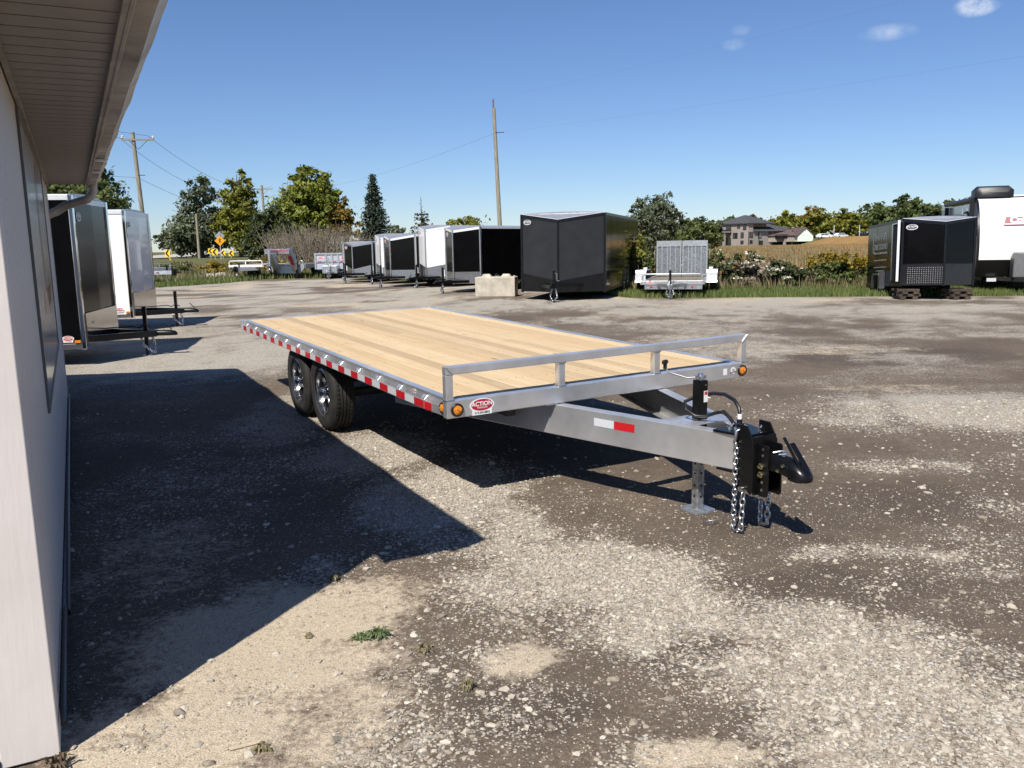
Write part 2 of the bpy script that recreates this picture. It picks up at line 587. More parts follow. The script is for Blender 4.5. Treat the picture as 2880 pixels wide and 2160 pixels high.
# ------------------------------------------------------------------ ground
EDGE_X = [-90, -30, -16.5, -14.8, -14.2, -9, -6, -3, 0, 3, 3.7, 10.3, 14, 40, 120]
EDGE_Y = [34, 38.5, 39.6, 43.7, 48.6, 49.5, 44, 39, 34, 28, 26.0, 25.0, 24.2, 22, 18]
GR = [(0.34,4.02,0.53,0.50,1.0),(0.64,3.61,0.37,0.33,.9),(-0.47,5.53,0.45,0.74,1.0),(-1.16,6.85,0.42,0.75,1.0),(-0.06,4.74,0.25,0.37,.8),
      (1.32,3.05,0.57,0.35,1.0),(1.48,2.62,0.45,0.31,1.1),(1.20,3.36,0.30,0.23,.8),(4.40,8.20,1.10,0.88,1.0),(3.25,7.72,0.42,0.47,.6),
      (2.94,6.05,0.46,0.25,.4),(2.20,4.32,0.21,0.16,.7),(2.35,3.96,0.15,0.11,.5),(1.66,4.24,0.30,0.13,.4),(-4.93,13.48,2.33,2.5,1.0),
      (-4.17,15.68,2.04,2.17,.8),(-7.79,16.84,1.52,2.15,.6),(-1.03,4.22,0.19,0.25,.5),(3.97,16.67,2.03,.85,.5),(.63,23.64,6.93,1.97,.6),
      (9.07,20.27,3.87,1.46,.7),(-7.51,28.23,5.75,2.4,.5),(-.43,2.65,.2,.13,.5),(-2.2,8.6,.5,1.2,.9),(1.9,2.3,.5,.3,1.0),(5.2,6.4,.8,.5,.6),(-2.4,6.2,.5,.6,.35)]
SAND = [(-1.06,3.41,.64,.53,1.0),(-1.23,2.69,.41,.26,1.0),(-.76,3.78,.42,.36,.8),(-.62,2.67,.34,.23,.8),(.04,3.24,.18,.18,.9),(.59,2.55,.21,.12,.9),
        (-.38,6.07,.21,.30,.3),(7.23,24.09,2.81,1.47,.9),(2.0,3.72,.2,.12,.3),(-.36,4.01,.21,.27,.4),(4.69,12.81,1.81,.59,.6),(4.27,9.40,.96,.37,.5),
        (-.9,3.0,.6,.4,.7),(-1.9,4.4,.5,.7,.5),(-3,29,8,1.5,.5)]
DARK = [(.05,2.75,.31,.25,1.0),(.78,3.15,.21,.17,.8),(1.55,3.88,.71,.30,.8),(1.58,4.82,.72,.57,.7),(-.38,4.29,.30,.26,.5),(2.59,5.17,.72,.58,.8),
        (5.45,12.19,2.04,1.33,.9),(3.06,12.88,1.32,1.07,.7),(-.22,3.09,.17,.28,.7),(-1.91,5.37,.81,1.14,.5),(6.03,15.62,2.79,1.0,.6),(-9.71,24.77,3.43,2.16,.5),
        (3.77,19.27,2.74,.95,.4),(.8,7.0,1.4,1.5,.6),(4.3,5.6,1.0,.6,.5)]


def edge_d(x, y):
    return y - np.interp(x, EDGE_X, EDGE_Y) + 1.3 * (fbm(x, y, .5, 4) - .5)


def blobs(lst, x, y, off):
    wx = x + .34 * (fbm(x, y, 2.2, 4, .55, off) - .5) + .12 * (fbm(x, y, 9, 3, .5, off + 3) - .5)
    wy = y + .50 * (fbm(x, y, 1.8, 4, .55, off + 9) - .5) + .16 * (fbm(x, y, 8, 3, .5, off + 5) - .5)
    t = np.zeros_like(x)
    for cx, cy, rx, ry, w in lst:
        r2 = ((wx - cx) / (rx * 1.15)) ** 2 + ((wy - cy) / (ry * 1.15)) ** 2
        t = np.maximum(t, np.minimum(w, w * 1.5 * np.exp(-1.35 * r2)))
    return t


TRACKS = [[(1.3, 2.2), (2.2, 4.2), (3.4, 7.0), (4.6, 11), (4.9, 18)], [(3.0, 2.2), (3.9, 4.2), (5.1, 7.0), (6.3, 11), (6.6, 18)],
          [(-.6, 2.2), (.2, 4.0), (1.9, 5.0), (4.5, 6.2), (9, 8.4)], [(.4, 2.2), (1.0, 3.2), (2.4, 4.0), (4.9, 5.0), (9.4, 7.0)],
          [(-3.2, 9), (-4.8, 14), (-9, 22), (-14, 30)], [(-1.6, 9.8), (-3.2, 14.8), (-7.4, 22.8), (-12.4, 31)],
          [(14, 13), (7, 15.5), (0, 18.5), (-6, 21)], [(14, 14.7), (7, 17.2), (0, 20.2), (-6, 22.7)]]


def track(x, y):
    t = np.zeros_like(x)
    wx = x + .25 * (fbm(x, y, .8, 3, .5, 77) - .5); wy = y + .25 * (fbm(x, y, .8, 3, .5, 88) - .5)
    for pl in TRACKS:
        P = np.array(pl); d2 = np.full_like(x, 1e9)
        for (ax, ay), (bx_, by) in zip(P[:-1], P[1:]):
            ux, uy = bx_ - ax, by - ay
            k = np.clip(((wx - ax) * ux + (wy - ay) * uy) / (ux * ux + uy * uy), 0, 1)
            d2 = np.minimum(d2, (wx - ax - k * ux) ** 2 + (wy - ay - k * uy) ** 2)
        t = np.maximum(t, np.exp(-d2 / .018))
    return t * sstep((fbm(x, y, 1.1, 3, .5, 99) - .36) / .2)


def masks(x, y):
    far = sstep((y - 7) / 6)
    patch = fbm(x, y, .55, 5, .55, 40)
    patch2 = fbm(x, y, 1.6, 4, .55, 70)
    gen = sstep((patch * .65 + patch2 * .35 - .40) / .20)
    g = np.maximum(blobs(GR, x, y, 0), far * gen * (.50 + .45 * sstep((y - 15) / 8)))
    g = np.maximum(g, .03 + .20 * sstep((patch2 - .46) / .22))
    s = np.maximum(blobs(SAND, x, y, 20), (far * .5 + .3 * sstep((y - 18) / 8)) * sstep((fbm(x, y, .4, 4, .5, 90) - .48) / .15))
    d = np.maximum(blobs(DARK, x, y, 50), .55 * sstep((fbm(x, y, .9, 4, .5, 120) - .46) / .16))
    sp = fbm(x, y, 5.5, 4, .6, 33)
    tk = track(x, y)
    g = np.clip(g * (.15 + 1.65 * sp) * (1 - .5 * tk), 0, 1)
    d = np.maximum(d, .45 * tk)
    return g, np.clip(s * (.6 + .8 * fbm(x, y, 4, 3, .5, 11)), 0, 1), np.clip(d - .6 * g, 0, 1)


def terrain(x, y):
    z = .75 * sstep((y - 52) / 42) * sstep((-x - 8) / 18)
    z = z + .6 * sstep((y - 105) / 60) * sstep((-x - 20) / 20)
    z = z + 2.4 * sstep((x - 94) / 11) * sstep((y - 120) / 130) + 1.0 * sstep((y - 290) / 120) * sstep((x - 20) / 40)
    z = z + .05 * (fbm(x, y, .12, 3, .5, 5) - .5) * sstep((y - 6) / 20)
    return z


def relief(x, y):
    near = 1 - sstep((y - 12) / 14)
    return near * (.020 * (fbm(x, y, 1.3, 4, .55, 15) - .5) + .010 * (fbm(x, y, 7, 3, .55, 25) - .5))


def geo(a, b, s0, g, cap=1e9):
    r = [a]; s = s0
    sign = 1 if b > a else -1
    while (r[-1] - b) * sign < 0:
        r.append(r[-1] + sign * s); s = min(s * g, cap)
    return r


gx = sorted(set([round(v, 4) for v in geo(0.8, 700, .045, 1.025)] + [round(v, 4) for v in geo(0.8, -700, .045, 1.025)]))
gy = sorted(set([round(v, 4) for v in geo(1.6, 9, .045, 1.003)] + [round(v, 4) for v in geo(9.1, 1500, .07, 1.030)] + [round(v, 4) for v in geo(1.5, -300, .3, 1.25)]))
GX, GY = np.meshgrid(np.array(gx), np.array(gy))
fx_, fy_ = GX.ravel(), GY.ravel()
gz = terrain(fx_, fy_) + relief(fx_, fy_)
nx, ny = len(gx), len(gy)
ii = (np.arange(ny - 1)[:, None] * nx + np.arange(nx - 1)[None, :]).ravel()
gfaces = np.c_[ii, ii + 1, ii + nx + 1, ii + nx]
gme = fast_mesh('ground', np.c_[fx_, fy_, gz], gfaces)
mg, ms, mdk = masks(fx_, fy_)
ed = edge_d(fx_, fy_)
for nm, arr in (('gravel', mg), ('sand', ms), ('dark', mdk), ('grass', sstep(ed / 1.2 + .3))):
    at_ = gme.attributes.new(nm, 'FLOAT', 'POINT')
    at_.data.foreach_set('value', arr.astype(np.float32))
for p in gme.polygons:
    p.use_smooth = True


def ground_mat():
    m, nt, b = new_mat('gravel_lot')
    def at(n):
        a = nd(nt, 'ShaderNodeAttribute'); a.attribute_name = n; return a.outputs['Fac']
    G, S0, D0, GRS = at('gravel'), at('sand'), at('dark'), at('grass')
    tc = nd(nt, 'ShaderNodeTexCoord')
    n1 = noise(nt, 3.0, 3.0, .65)
    n2 = noise(nt, 30.0, 3.5, .7)
    n3 = noise(nt, 170.0, 2.0, .7)
    nb = math_n(nt, 'SUBTRACT', math_n(nt, 'ADD', math_n(nt, 'MULTIPLY', n2, .6), math_n(nt, 'MULTIPLY', noise(nt, 7.0, 3.0, .65), .6)), .6)
    S = math_n(nt, 'MULTIPLY', math_n(nt, 'ADD', math_n(nt, 'SUBTRACT', S0, .38), math_n(nt, 'MULTIPLY', nb, 1.7)), 2.2, True)
    D = math_n(nt, 'MULTIPLY', math_n(nt, 'ADD', math_n(nt, 'SUBTRACT', D0, .30), math_n(nt, 'MULTIPLY', nb, 1.5)), 1.8, True)
    dirt = mixc(nt, ramp(nt, n1, [(.35, (0, 0, 0)), (.65, (1, 1, 1))]), (.098, .074, .053), (.140, .107, .078))
    dirt = mixc(nt, .55, dirt, ramp(nt, n2, [(.3, (.070, .054, .041)), (.5, (.118, .092, .070)), (.74, (.25, .205, .155))]))
    col = mixc(nt, D, dirt, mixc(nt, n2, (.050, .039, .030), (.105, .082, .063)))
    sandc = mixc(nt, n2, (.31, .255, .185), (.52, .445, .335))
    col = mixc(nt, S, col, sandc)
    gf = math_n(nt, 'MULTIPLY', math_n(nt, 'ADD', math_n(nt, 'SUBTRACT', G, .30), math_n(nt, 'MULTIPLY', nb, 1.4)), 1.7, True)
    col = mixc(nt, math_n(nt, 'MULTIPLY', gf, .8), col, mixc(nt, n3, (.23, .195, .150), (.53, .472, .382)))
    col = mixc(nt, .75, col, mixc(nt, 1.0, col, ramp(nt, n3, [(.32, (.48, .46, .44)), (.5, (1, 1, 1)), (.70, (1.6, 1.58, 1.52))]), 'MULTIPLY'))
    grnd = []
    h = None
    for sc, lo, hi, k, off in ((46.0, .17, .52, .66, -.03), (105.0, .16, .50, .85, .02)):
        vo = nd(nt, 'ShaderNodeTexVoronoi', Scale=sc, Randomness=1.0)
        vo.voronoi_dimensions = '2D'
        L(nt, tc.outputs['Object'], vo.inputs['Vector'])
        sep = nd(nt, 'ShaderNodeSeparateColor'); L(nt, vo.outputs['Color'], sep.inputs['Color'])
        thr = math_n(nt, 'ADD', math_n(nt, 'MULTIPLY', G, k), off)
        on = math_n(nt, 'MULTIPLY', math_n(nt, 'SUBTRACT', thr, sep.outputs['Red']), 8.0, True)
        edge = math_n(nt, 'MULTIPLY', math_n(nt, 'SUBTRACT', .62, vo.outputs['Distance']), 6.0, True)
        on = math_n(nt, 'MULTIPLY', on, edge, True)
        v = math_n(nt, 'ADD', math_n(nt, 'MULTIPLY', sep.outputs['Green'], hi - lo), lo)
        cc = nd(nt, 'ShaderNodeCombineColor')
        L(nt, v, cc.inputs['Red'])
        L(nt, math_n(nt, 'MULTIPLY', v, math_n(nt, 'ADD', math_n(nt, 'MULTIPLY', sep.outputs['Blue'], .07), .89)), cc.inputs['Green'])
        L(nt, math_n(nt, 'MULTIPLY', v, math_n(nt, 'ADD', math_n(nt, 'MULTIPLY', sep.outputs['Blue'], .16), .72)), cc.inputs['Blue'])
        col = mixc(nt, on, col, cc.outputs['Color'])
        hh = math_n(nt, 'MULTIPLY', on, math_n(nt, 'MULTIPLY', math_n(nt, 'SUBTRACT', .75, vo.outputs['Distance']), 34.0 / sc))
        h = hh if h is None else math_n(nt, 'MAXIMUM', h, hh)
    gcol = mixc(nt, n1, (.060, .075, .022), (.14, .13, .055))
    col = mixc(nt, GRS, col, gcol)
    L(nt, col, b.inputs['Base Color'])
    b.inputs['Roughness'].default_value = .92
    b.inputs['Specular IOR Level'].default_value = .25
    bump(nt, b, math_n(nt, 'ADD', h, math_n(nt, 'ADD', math_n(nt, 'MULTIPLY', n2, .35), math_n(nt, 'MULTIPLY', n3, .3))), .85, .013)
    return m


ground = link('ground', gme, ground_mat())
tag(ground, 'gravel and dirt lot running out to grass', None, None, 'structure')

# field of ripe crop behind the bushes
fxs = np.array(sorted(set([round(v, 3) for v in geo(4, 190, .9, 1.02)])))
fys = np.array([round(v, 3) for v in geo(44, 274, .6, 1.025)])
FX, FY = np.meshgrid(fxs, fys)
FX = FX + (FY - 44) * .10
xr, yr = FX.ravel(), FY.ravel()
fz = terrain(xr, yr) - .05 + .47 * sstep((yr - 44) / 4) + .22 * (fbm(xr, yr, 1.4, 3, .6, 8) - .5) + .5 * (fbm(xr, yr, .05, 3, .5, 18) - .5) * sstep((yr - 60) / 60)
nx, ny = len(fxs), len(fys)
ii = (np.arange(ny - 1)[:, None] * nx + np.arange(nx - 1)[None, :]).ravel()
fme = fast_mesh('field', np.c_[xr, yr, fz], np.c_[ii, ii + 1, ii + nx + 1, ii + nx])


def field_mat():
    m, nt, b = new_mat('ripe_soybean_field')
    n1 = noise(nt, .05, 4, .6, 'Object', (.35, 1, 1)); n2 = noise(nt, 3.0, 5, .7)
    c = ramp(nt, n1, [(.3, (.20, .105, .036)), (.48, (.27, .15, .055)), (.66, (.33, .215, .075))])
    c = mixc(nt, .5, c, ramp(nt, n2, [(.3, (.14, .08, .030)), (.7, (.38, .25, .11))]))
    L(nt, c, b.inputs['Base Color']); b.inputs['Roughness'].default_value = .95
    b.inputs['Specular IOR Level'].default_value = .1
    bump(nt, b, n2, .9, .25)
    return m


field = link('field', fme, field_mat())
tag(field, 'golden brown ripe crop field in front of the house', None, None, 'structure')

# road on the left with its crest
def strip(name, pts, w, mt, dz=.03, n=60):
    P = np.array(pts, float)
    t = np.linspace(0, 1, len(P)); tt = np.linspace(0, 1, n)
    xs = np.interp(tt, t, P[:, 0]); ys = np.interp(tt, t, P[:, 1])
    dx = np.gradient(xs); dy = np.gradient(ys); l = np.hypot(dx, dy); nxv, nyv = -dy / l, dx / l
    v = []; f = []
    for k in range(5):
        a = (k / 4 - .5) * w
        px, py = xs + nxv * a, ys + nyv * a
        v.append(np.c_[px, py, terrain(px, py) + dz + .08 * (1 - (2 * a / w) ** 2)])
    v = np.concatenate(v)
    for k in range(4):
        for i in range(n - 1):
            f.append((k * n + i, k * n + i + 1, (k + 1) * n + i + 1, (k + 1) * n + i))
    o = link(name, fast_mesh(name, v, np.array(f)), mt)
    return o


ROADM = mat('pale_road_surface', (.42, .39, .35), .9, 0, .14, .6, bmp=.2, bscale=20)
road = strip('road', [(-72, 78), (-58, 92), (-50, 112), (-52, 150), (-66, 210), (-90, 300)], 9.0, ROADM, .12)
tag(road, 'pale road bending over a low crest', None, None, 'structure')

# ------------------------------------------------------------------ building at the left
WTH = 0.47491
BLD = empty('shop_building', (-1.5365, 2.58, 0), WTH)   # local x = outwards, local y = along the wall
tag(BLD, 'beige sided building with metal soffit and gutter at the left edge', 'building')
WL, WH = 7.95, 2.42


def siding_mat():
    m, nt, b = new_mat('beige_embossed_siding')
    n1 = noise(nt, 2.2, 4, .6); n2 = noise(nt, 26.0, 3, .6, 'Object', (1, 1, .12))
    c = mixc(nt, ramp(nt, n1, [(.3, (0, 0, 0)), (.7, (1, 1, 1))]), (.61, .555, .51), (.69, .635, .59))
    L(nt, c, b.inputs['Base Color']); b.inputs['Roughness'].default_value = .55
    bump(nt, b, n2, .35, .004)
    return m


SIDING = siding_mat()
PANW = mat('white_wall_panel', (.70, .70, .70), .35, 0, .03, 3)
SOFM = mat('beige_soffit_metal', (.33, .298, .27), .5, 0, .08, 5, bmp=.03, bscale=20)
FASC = mat('stained_fascia_metal', (.40, .37, .335), .45, 0, .24, 3.2, stretch=(1, 1, 1), bmp=.05, bscale=8)
GUT = mat('dirty_gutter_metal', (.44, .40, .36), .42, .1, .30, 3.5, bmp=.12, bscale=6, bdist=.02)
# long wall in shade: vertical boards each with its own edge
wall = MB().bx(-.20, -.019, .0, WL, 0.02, 2.9).build('wall', SIDING, BLD)
bw = .305
k = 0
yb = .165
board0 = None
while yb < WL - .01:
    w_ = min(bw, WL - yb)
    if abs(w_ - bw) < 1e-6:
        if board0 is None:
            board0 = MB().prism([(-.018, .005), (.0, .005), (.0, .096), (-.010, .101), (-.010, .109), (.0, .114), (.0, .197), (-.010, .202), (-.010, .210), (.0, .215), (.0, bw - .006), (-.018, bw - .006)], 0.05, WH, 'z').build('siding_board', SIDING, BLD)
            o = board0
        else:
            o = copy_part(board0, BLD)
        o.location = (0, yb, 0)
    else:
        MB().bx(-.018, 0, yb + .003, yb + w_, .05, WH).build('siding_board', SIDING, BLD)
    yb += bw
# corner trim wrapping the near corner
MB().prism([(-.165, -.022), (.006, -.022), (.006, .16), (-.006, .16), (-.006, -.010), (-.165, -.010)], 0.015, 2.75, 'z').build('corner_trim', SIDING, BLD, bevel=.004)
MB().prism([(-.012, WL - .11), (.006, WL - .11), (.006, WL + .02), (-.2, WL + .02), (-.2, WL + .008), (-.012, WL + .008)], 0.015, WH, 'z').build('corner_trim', SIDING, BLD, bevel=.004)
# sunlit gable end: white panel, sloping roofline above
MB().prism([(-7.8, .02), (-.167, .02), (-.167, 2.9), (-3.9, 4.4), (-7.8, 2.9)], -.012, .05, 'y').build('gable_wall', PANW, BLD)
MB().bx(-7.8, -.167, -.030, -.0125, .012, .05).build('base_flashing', mat('base_flashing', (.55, .53, .50), .4, .3, .1, 4), BLD, bevel=.003)
MB().prism([(-7.8, 0.02), (-7.6, .02), (-7.6, 2.7), (-7.8, 2.9)], WL + .01, .06, 'y').build('rear_wall', SIDING, BLD)
MB().prism([(-7.8, .02), (-.21, .02), (-.21, 2.9), (-3.9, 4.4), (-7.8, 2.9)], WL - .06, WL, 'y').build('gable_wall', SIDING, BLD)
MB().bx(.006, .02, .25, WL - .15, .03, .048).build('wall_conduit', mat('grey_conduit', (.25, .25, .26), .5, .2, .1, 9), BLD)
MB().tube([(.022, .02, .10), (.02, 1.1, .09), (.03, 1.13, .05), (.022, 3.2, .065), (.02, 5.2, .07), (.02, 7.7, .08)], .010, 6).build('wall_cable', HOSE, BLD, 60)
# soffit: ribbed panels, each its own part
sp0 = None
SW = .155
SOUT = .405
n_s = int((WL + .15) / SW)
for k in range(n_s):
    y0 = -.17 + k * SW
    if sp0 is None:
        m_ = MB().prism([(0.004, 2.424), (SW - .010, 2.424), (SW - .010, 2.440), (SW + .003, 2.443), (SW + .003, 2.447), (0.004, 2.447)], 0.0, SOUT, 'x')
        sp0 = m_.build('soffit_panel', SOFM, BLD)
        o = sp0
    else:
        o = copy_part(sp0, BLD)
    o.location = (0.008, y0, 0)
MB().bx(.007, .028, -.17, WL - .02, 2.405, 2.4235).build('soffit_channel', FASC, BLD)
MB().bx(SOUT - .012, SOUT + .006, -.175, WL + .02, 2.402, 2.423).build('soffit_channel', FASC, BLD)
MB().bx(SOUT + .0065, SOUT + .022, -.185, WL + .03, 2.398, 2.58).build('fascia_board', FASC, BLD, bevel=.003)
# gutter: open K profile with slight dents
def gutter():
    prof = [(SOUT + .026, 2.54), (SOUT + .026, 2.425), (SOUT + .095, 2.425), (SOUT + .118, 2.46), (SOUT + .146, 2.487), (SOUT + .150, 2.535), (SOUT + .138, 2.541), (SOUT + .134, 2.530), (SOUT + .140, 2.495),
            (SOUT + .112, 2.468), (SOUT + .092, 2.433), (SOUT + .032, 2.433), (SOUT + .032, 2.54)]
    mb = MB(); rings = []
    for k in range(41):
        y = -.18 + (WL + .21) * k / 40
        w = .010 * math.sin(k * 1.7) + .012 * math.sin(k * .63 + 1) + (.03 * math.exp(-((y - 5.9) / .22) ** 2))
        rings.append([(x + w * max(0, (z - 2.45)) * 4.0 * (1 if x > SOUT + .08 else 0), y, z + .006 * math.sin(k * .9) * (1 if x > SOUT + .08 else 0)) for x, z in prof])
    return mb.loft(rings)
gutter().build('gutter', GUT, BLD, 30)
for k, y in enumerate((1.2, 2.6, 4.1, 5.4, 6.4)):
    MB().bx(SOUT + .03, SOUT + .14, y, y + .025, 2.538, 2.545).build('gutter_hanger', GUT, BLD)
for y in (4.85, 6.0):
    MB().bx(SOUT + .02, SOUT + .10, y, y + .09, 2.405, 2.42).build('gutter_strap', TRIMW, BLD)
# roof over the eave, rising away
MB().prism([(SOUT + .10, 2.552), (SOUT + .10, 2.575), (-3.9, 4.53), (-7.9, 2.9), (-7.9, 2.87), (-3.9, 4.50)], -.19, WL + .03, 'y').build('roof', mat('roof_shingles', (.10, .09, .08), .9, 0, .3, 9, bmp=.5, bscale=30), BLD)
# downspout at the far end: elbow from the gutter back to the wall
ds = MB()
gxo = SOUT + .065
ds.tube([(gxo, WL - .02, 2.43), (gxo, WL - .02, 2.37), (gxo - .02, WL - .02, 2.31), (gxo - .07, WL - .02, 2.265), (gxo - .16, WL - .02, 2.235), (gxo - .30, WL - .02, 2.19), (.08, WL - .02, 2.13), (.03, WL - .02, 2.11), (-.01, WL - .02, 2.09)], .047, 12)
ds.build('downspout', GUT, BLD, 50)
# big sign window on the wall with faded red graphic, glossy pane
WY0, WY1, WZ0, WZ1 = 2.05, 5.6, .86, 2.36
fr = MB()
fr.bx(.001, .014, WY0 - .035, WY0, WZ0 - .035, WZ1 + .03).bx(.001, .014, WY1, WY1 + .035, WZ0 - .035, WZ1 + .03)
fr.bx(.001, .014, WY0 + .0005, WY1 - .0005, WZ0 - .035, WZ0).bx(.001, .014, WY0 + .0005, WY1 - .0005, WZ1, WZ1 + .03)
win = MB().bx(.001, .008, WY0 + .0005, WY1 - .0005, WZ0 + .0005, WZ1 - .0005).build('window', mat('glossy_sign_face', (.40, .385, .38), .16, 0, .08, 2, spec=.3), BLD)
fo = fr.build('window_frame', mat('grey_window_frame', (.16, .155, .155), .5, 0, .1, 5), BLD)
MB().prism(ell(.75, .55, 40, 4.35, 1.78), .0085, .0095, 'x').build('faded_red_oval', mat('faded_red_print', (.26, .12, .105), .18, 0, .2, 3, spec=.3), BLD)
MB().prism(ell(.55, .30, 40, 4.35, 1.84), .0098, .0105, 'x').build('pale_inner_oval', mat('pale_print', (.38, .33, .31), .18, 0, .15, 4, spec=.3), BLD)
MB().bx(.0085, .0095, 3.2, 5.4, 1.28, 1.42).build('faded_red_band', MATS['faded_red_print'], BLD)

# ------------------------------------------------------------------ shared trailer pieces
def action_sticker(parent, M, w, dark=False, phone='519.245.8802', name='sticker'):
    """oval ACTION TRAILERS decal; M maps decal plane (x right, y up, z out) into the parent's space"""
    h = w * .60
    base = ell(w / 2, h * .42, 40, 0, h * .08)
    o = link(name, MB().prism(base, 0, .0012, 'z').mesh('sticker'), STW, parent); o.matrix_local = M
    if phone:
        b = link('phone_strip', MB().prism([(-w * .40, -h * .50), (w * .40, -h * .50), (w * .40, -h * .18), (-w * .40, -h * .18)], .0001, .0014, 'z').mesh('phone_strip'), STW, o)
    r = link('sticker_oval', MB().prism(ell(w * .44, h * .35, 40, 0, h * .10), .0014, .0020, 'z').mesh('sticker_oval'), STB if dark else STR, o)
    lettering('ACTION', w * .215, STW, o, Matrix.Translation((0, h * .16, .0024)), bold=.006 * w, spacing=1.02)
    lettering('TRAILERS', w * .095, STW, o, Matrix.Translation((0, -h * .06, .0024)), bold=.001 * w, spacing=1.1)
    if phone:
        lettering(phone, w * .115, STB, o, Matrix.Translation((0, -h * .37, .0024)), bold=.002 * w)
    return o


_wheel = {}
def wheel(parent, c, R, W, side=-1, rim=None, rimr=.60, name='wheel'):
    """axle along x; side=-1 outer face towards -x. rim mesh with tyre, hub cap as sub-parts"""
    key = (R, W, side, rimr)
    if key not in _wheel:
        s = side
        rr = R * rimr
        hw = W / 2
        t = [(rr, -hw * .82), (rr + .012, -hw * .95), (R * .80, -hw * 1.0), (R * .93, -hw * .93), (R * .975, -hw * .80)]
        gw = hw * .78
        ribs = 5
        for i in range(ribs):
            a = -gw + 2 * gw * i / ribs; b = -gw + 2 * gw * (i + 1) / ribs
            t += [(R, a + .006), (R, b - .006)]
            if i < ribs - 1:
                t += [(R - .012, b - .004), (R - .012, b + .004)]
        t += [(R * .975, hw * .80), (R * .93, hw * .93), (R * .80, hw), (rr + .012, hw * .95), (rr, hw * .82)]
        tyre = MB().lathe(t, 'x', n=56, closed=True)
        # tread sipes as small blocks across shoulder ribs
        for k in range(56):
            a = 2 * math.pi * k / 56
            for x0 in (-gw + .012, gw - .034):
                Mx = Matrix.Rotation(a, 4, 'X')
                tyre.bx(x0, x0 + .022, -.011, .011, R - .006, R + .0035, Mx)
        tm = tyre.mesh('tyre', 35); tm.materials.append(TYRE)
        rimm = MB().lathe([(rr + .004, s * hw * .86), (rr - .006, s * hw * .92), (rr - .028, s * hw * .84), (rr - .034, s * hw * .45), (rr * .90, s * hw * .2), (rr * .90, -s * hw * .8), (rr + .004, -s * hw * .86)], 'x', n=48)
        for k in range(6):
            a = 2 * math.pi * k / 6
            Mx = Matrix.Rotation(a, 4, 'X')
            xs = sorted((s * hw * .16, s * hw * .30))
            rimm.add([Mx @ Vector(p) for p in [(xx, sy * w_, z_) for xx in xs for z_, w_ in ((.07, .034), (rr * .90, .020)) for sy in (-1, 1)]],
                     [(0, 1, 3, 2), (4, 5, 7, 6), (0, 1, 5, 4), (2, 3, 7, 6), (0, 2, 6, 4), (1, 3, 7, 5)])
        rimm.lathe([(0, s * hw * .36), (.080, s * hw * .36), (.088, s * hw * .28), (.088, s * hw * .1)], 'x', n=32)
        rm = rimm.mesh('wheel', 35); rm.materials.append(rim or POLISH)
        hubm = MB().lathe([(.001, s * (hw * .36 + .080)), (.022, s * (hw * .36 + .078)), (.040, s * (hw * .36 + .064)), (.045, s * (hw * .36 + .04)), (.046, s * hw * .36)], 'x', n=24)
        for k in range(6):
            a = 2 * math.pi * k / 6 + .5
            hubm.cyl((s * hw * .34, .066 * math.cos(a), .066 * math.sin(a)), (s * (hw * .36 + .022), .066 * math.cos(a), .066 * math.sin(a)), .009, 6)
        hm = hubm.mesh('hub_cap', 35); hm.materials.append(CHROME)
        dm = MB().lathe([(0, -s * hw * .05), (rr * .85, -s * hw * .05), (rr * .85, -s * hw * .3), (0, -s * hw * .3)], 'x', n=24).mesh('brake_drum', 35); dm.materials.append(DARKST)
        _wheel[key] = (rm, tm, hm, dm)
    rm, tm, hm, dm = _wheel[key]
    o = link(name, rm, None, parent); o.location = c
    link('tyre', tm, None, o); link('hub_cap', hm, None, o); link('brake_drum', dm, None, o)
    return o


_linkm = {}
def chain(parent, pts, ln=.042, wr=.0048, name='safety_chain'):
    """chain along a polyline: the first link carries the others as sub-parts"""
    key = (ln, wr)
    if key not in _linkm:
        hl, hw_ = ln / 2, ln * .32
        path = []
        for k in range(16):
            a = 2 * math.pi * k / 16
            path.append((hw_ * math.cos(a), 0, (hl - hw_) * (1 if math.sin(a) > 0 else -1) * (1 if abs(math.sin(a)) > .01 else 0) + hw_ * math.sin(a)))
        me = MB().tube(path, wr, 6, closed=True).mesh('chain_link', 60); me.materials.append(ZINC)
        _linkm[key] = me
    me = _linkm[key]
    P = [Vector(p) for p in pts]
    seg = [(P[i + 1] - P[i]).length for i in range(len(P) - 1)]
    tot = sum(seg); pitch = ln - 2 * wr * 1.15
    n = max(2, int(tot / pitch))
    root = None
    for k in range(n):
        d = (k + .5) * tot / n; i = 0
        while i < len(seg) - 1 and d > seg[i]:
            d -= seg[i]; i += 1
        dirv = (P[i + 1] - P[i]).normalized(); p = P[i] + dirv * d
        q = dirv.to_track_quat('Z', 'Y').to_matrix().to_4x4()
        M = Matrix.Translation(p) @ q @ Matrix.Rotation(math.pi / 2 * (k % 2) + .5, 4, 'Z')
        if root is None:
            root = link(name, me, None, parent); root.matrix_local = M; rinv = M.inverted()
        else:
            o = link('chain_link', me, None, root); o.matrix_local = rinv @ M
    return root


# ------------------------------------------------------------------ main flat deck trailer
TT = .5191
vx = Vector((math.cos(TT), math.sin(TT), .014)).normalized()
vy = Vector((-math.sin(TT), math.cos(TT), .022)); vy = (vy - vx * vy.dot(vx)).normalized()
vz = vx.cross(vy)
TR = empty('flatbed_trailer', mw=Matrix(((vx.x, vy.x, vz.x, -.4115), (vx.y, vy.y, vz.y, 5.1993), (vx.z, vy.z, vz.z, 0), (0, 0, 0, 1))))
tag(TR, 'large aluminium flat deck trailer with wooden plank floor in the foreground', 'trailer')
TW, TL_, ZT = 2.57, 5.777, .7027
CX = 1.295


def gz(x, y):            # ground height in the tilted trailer's own space
    return -.014 * x - .022 * y


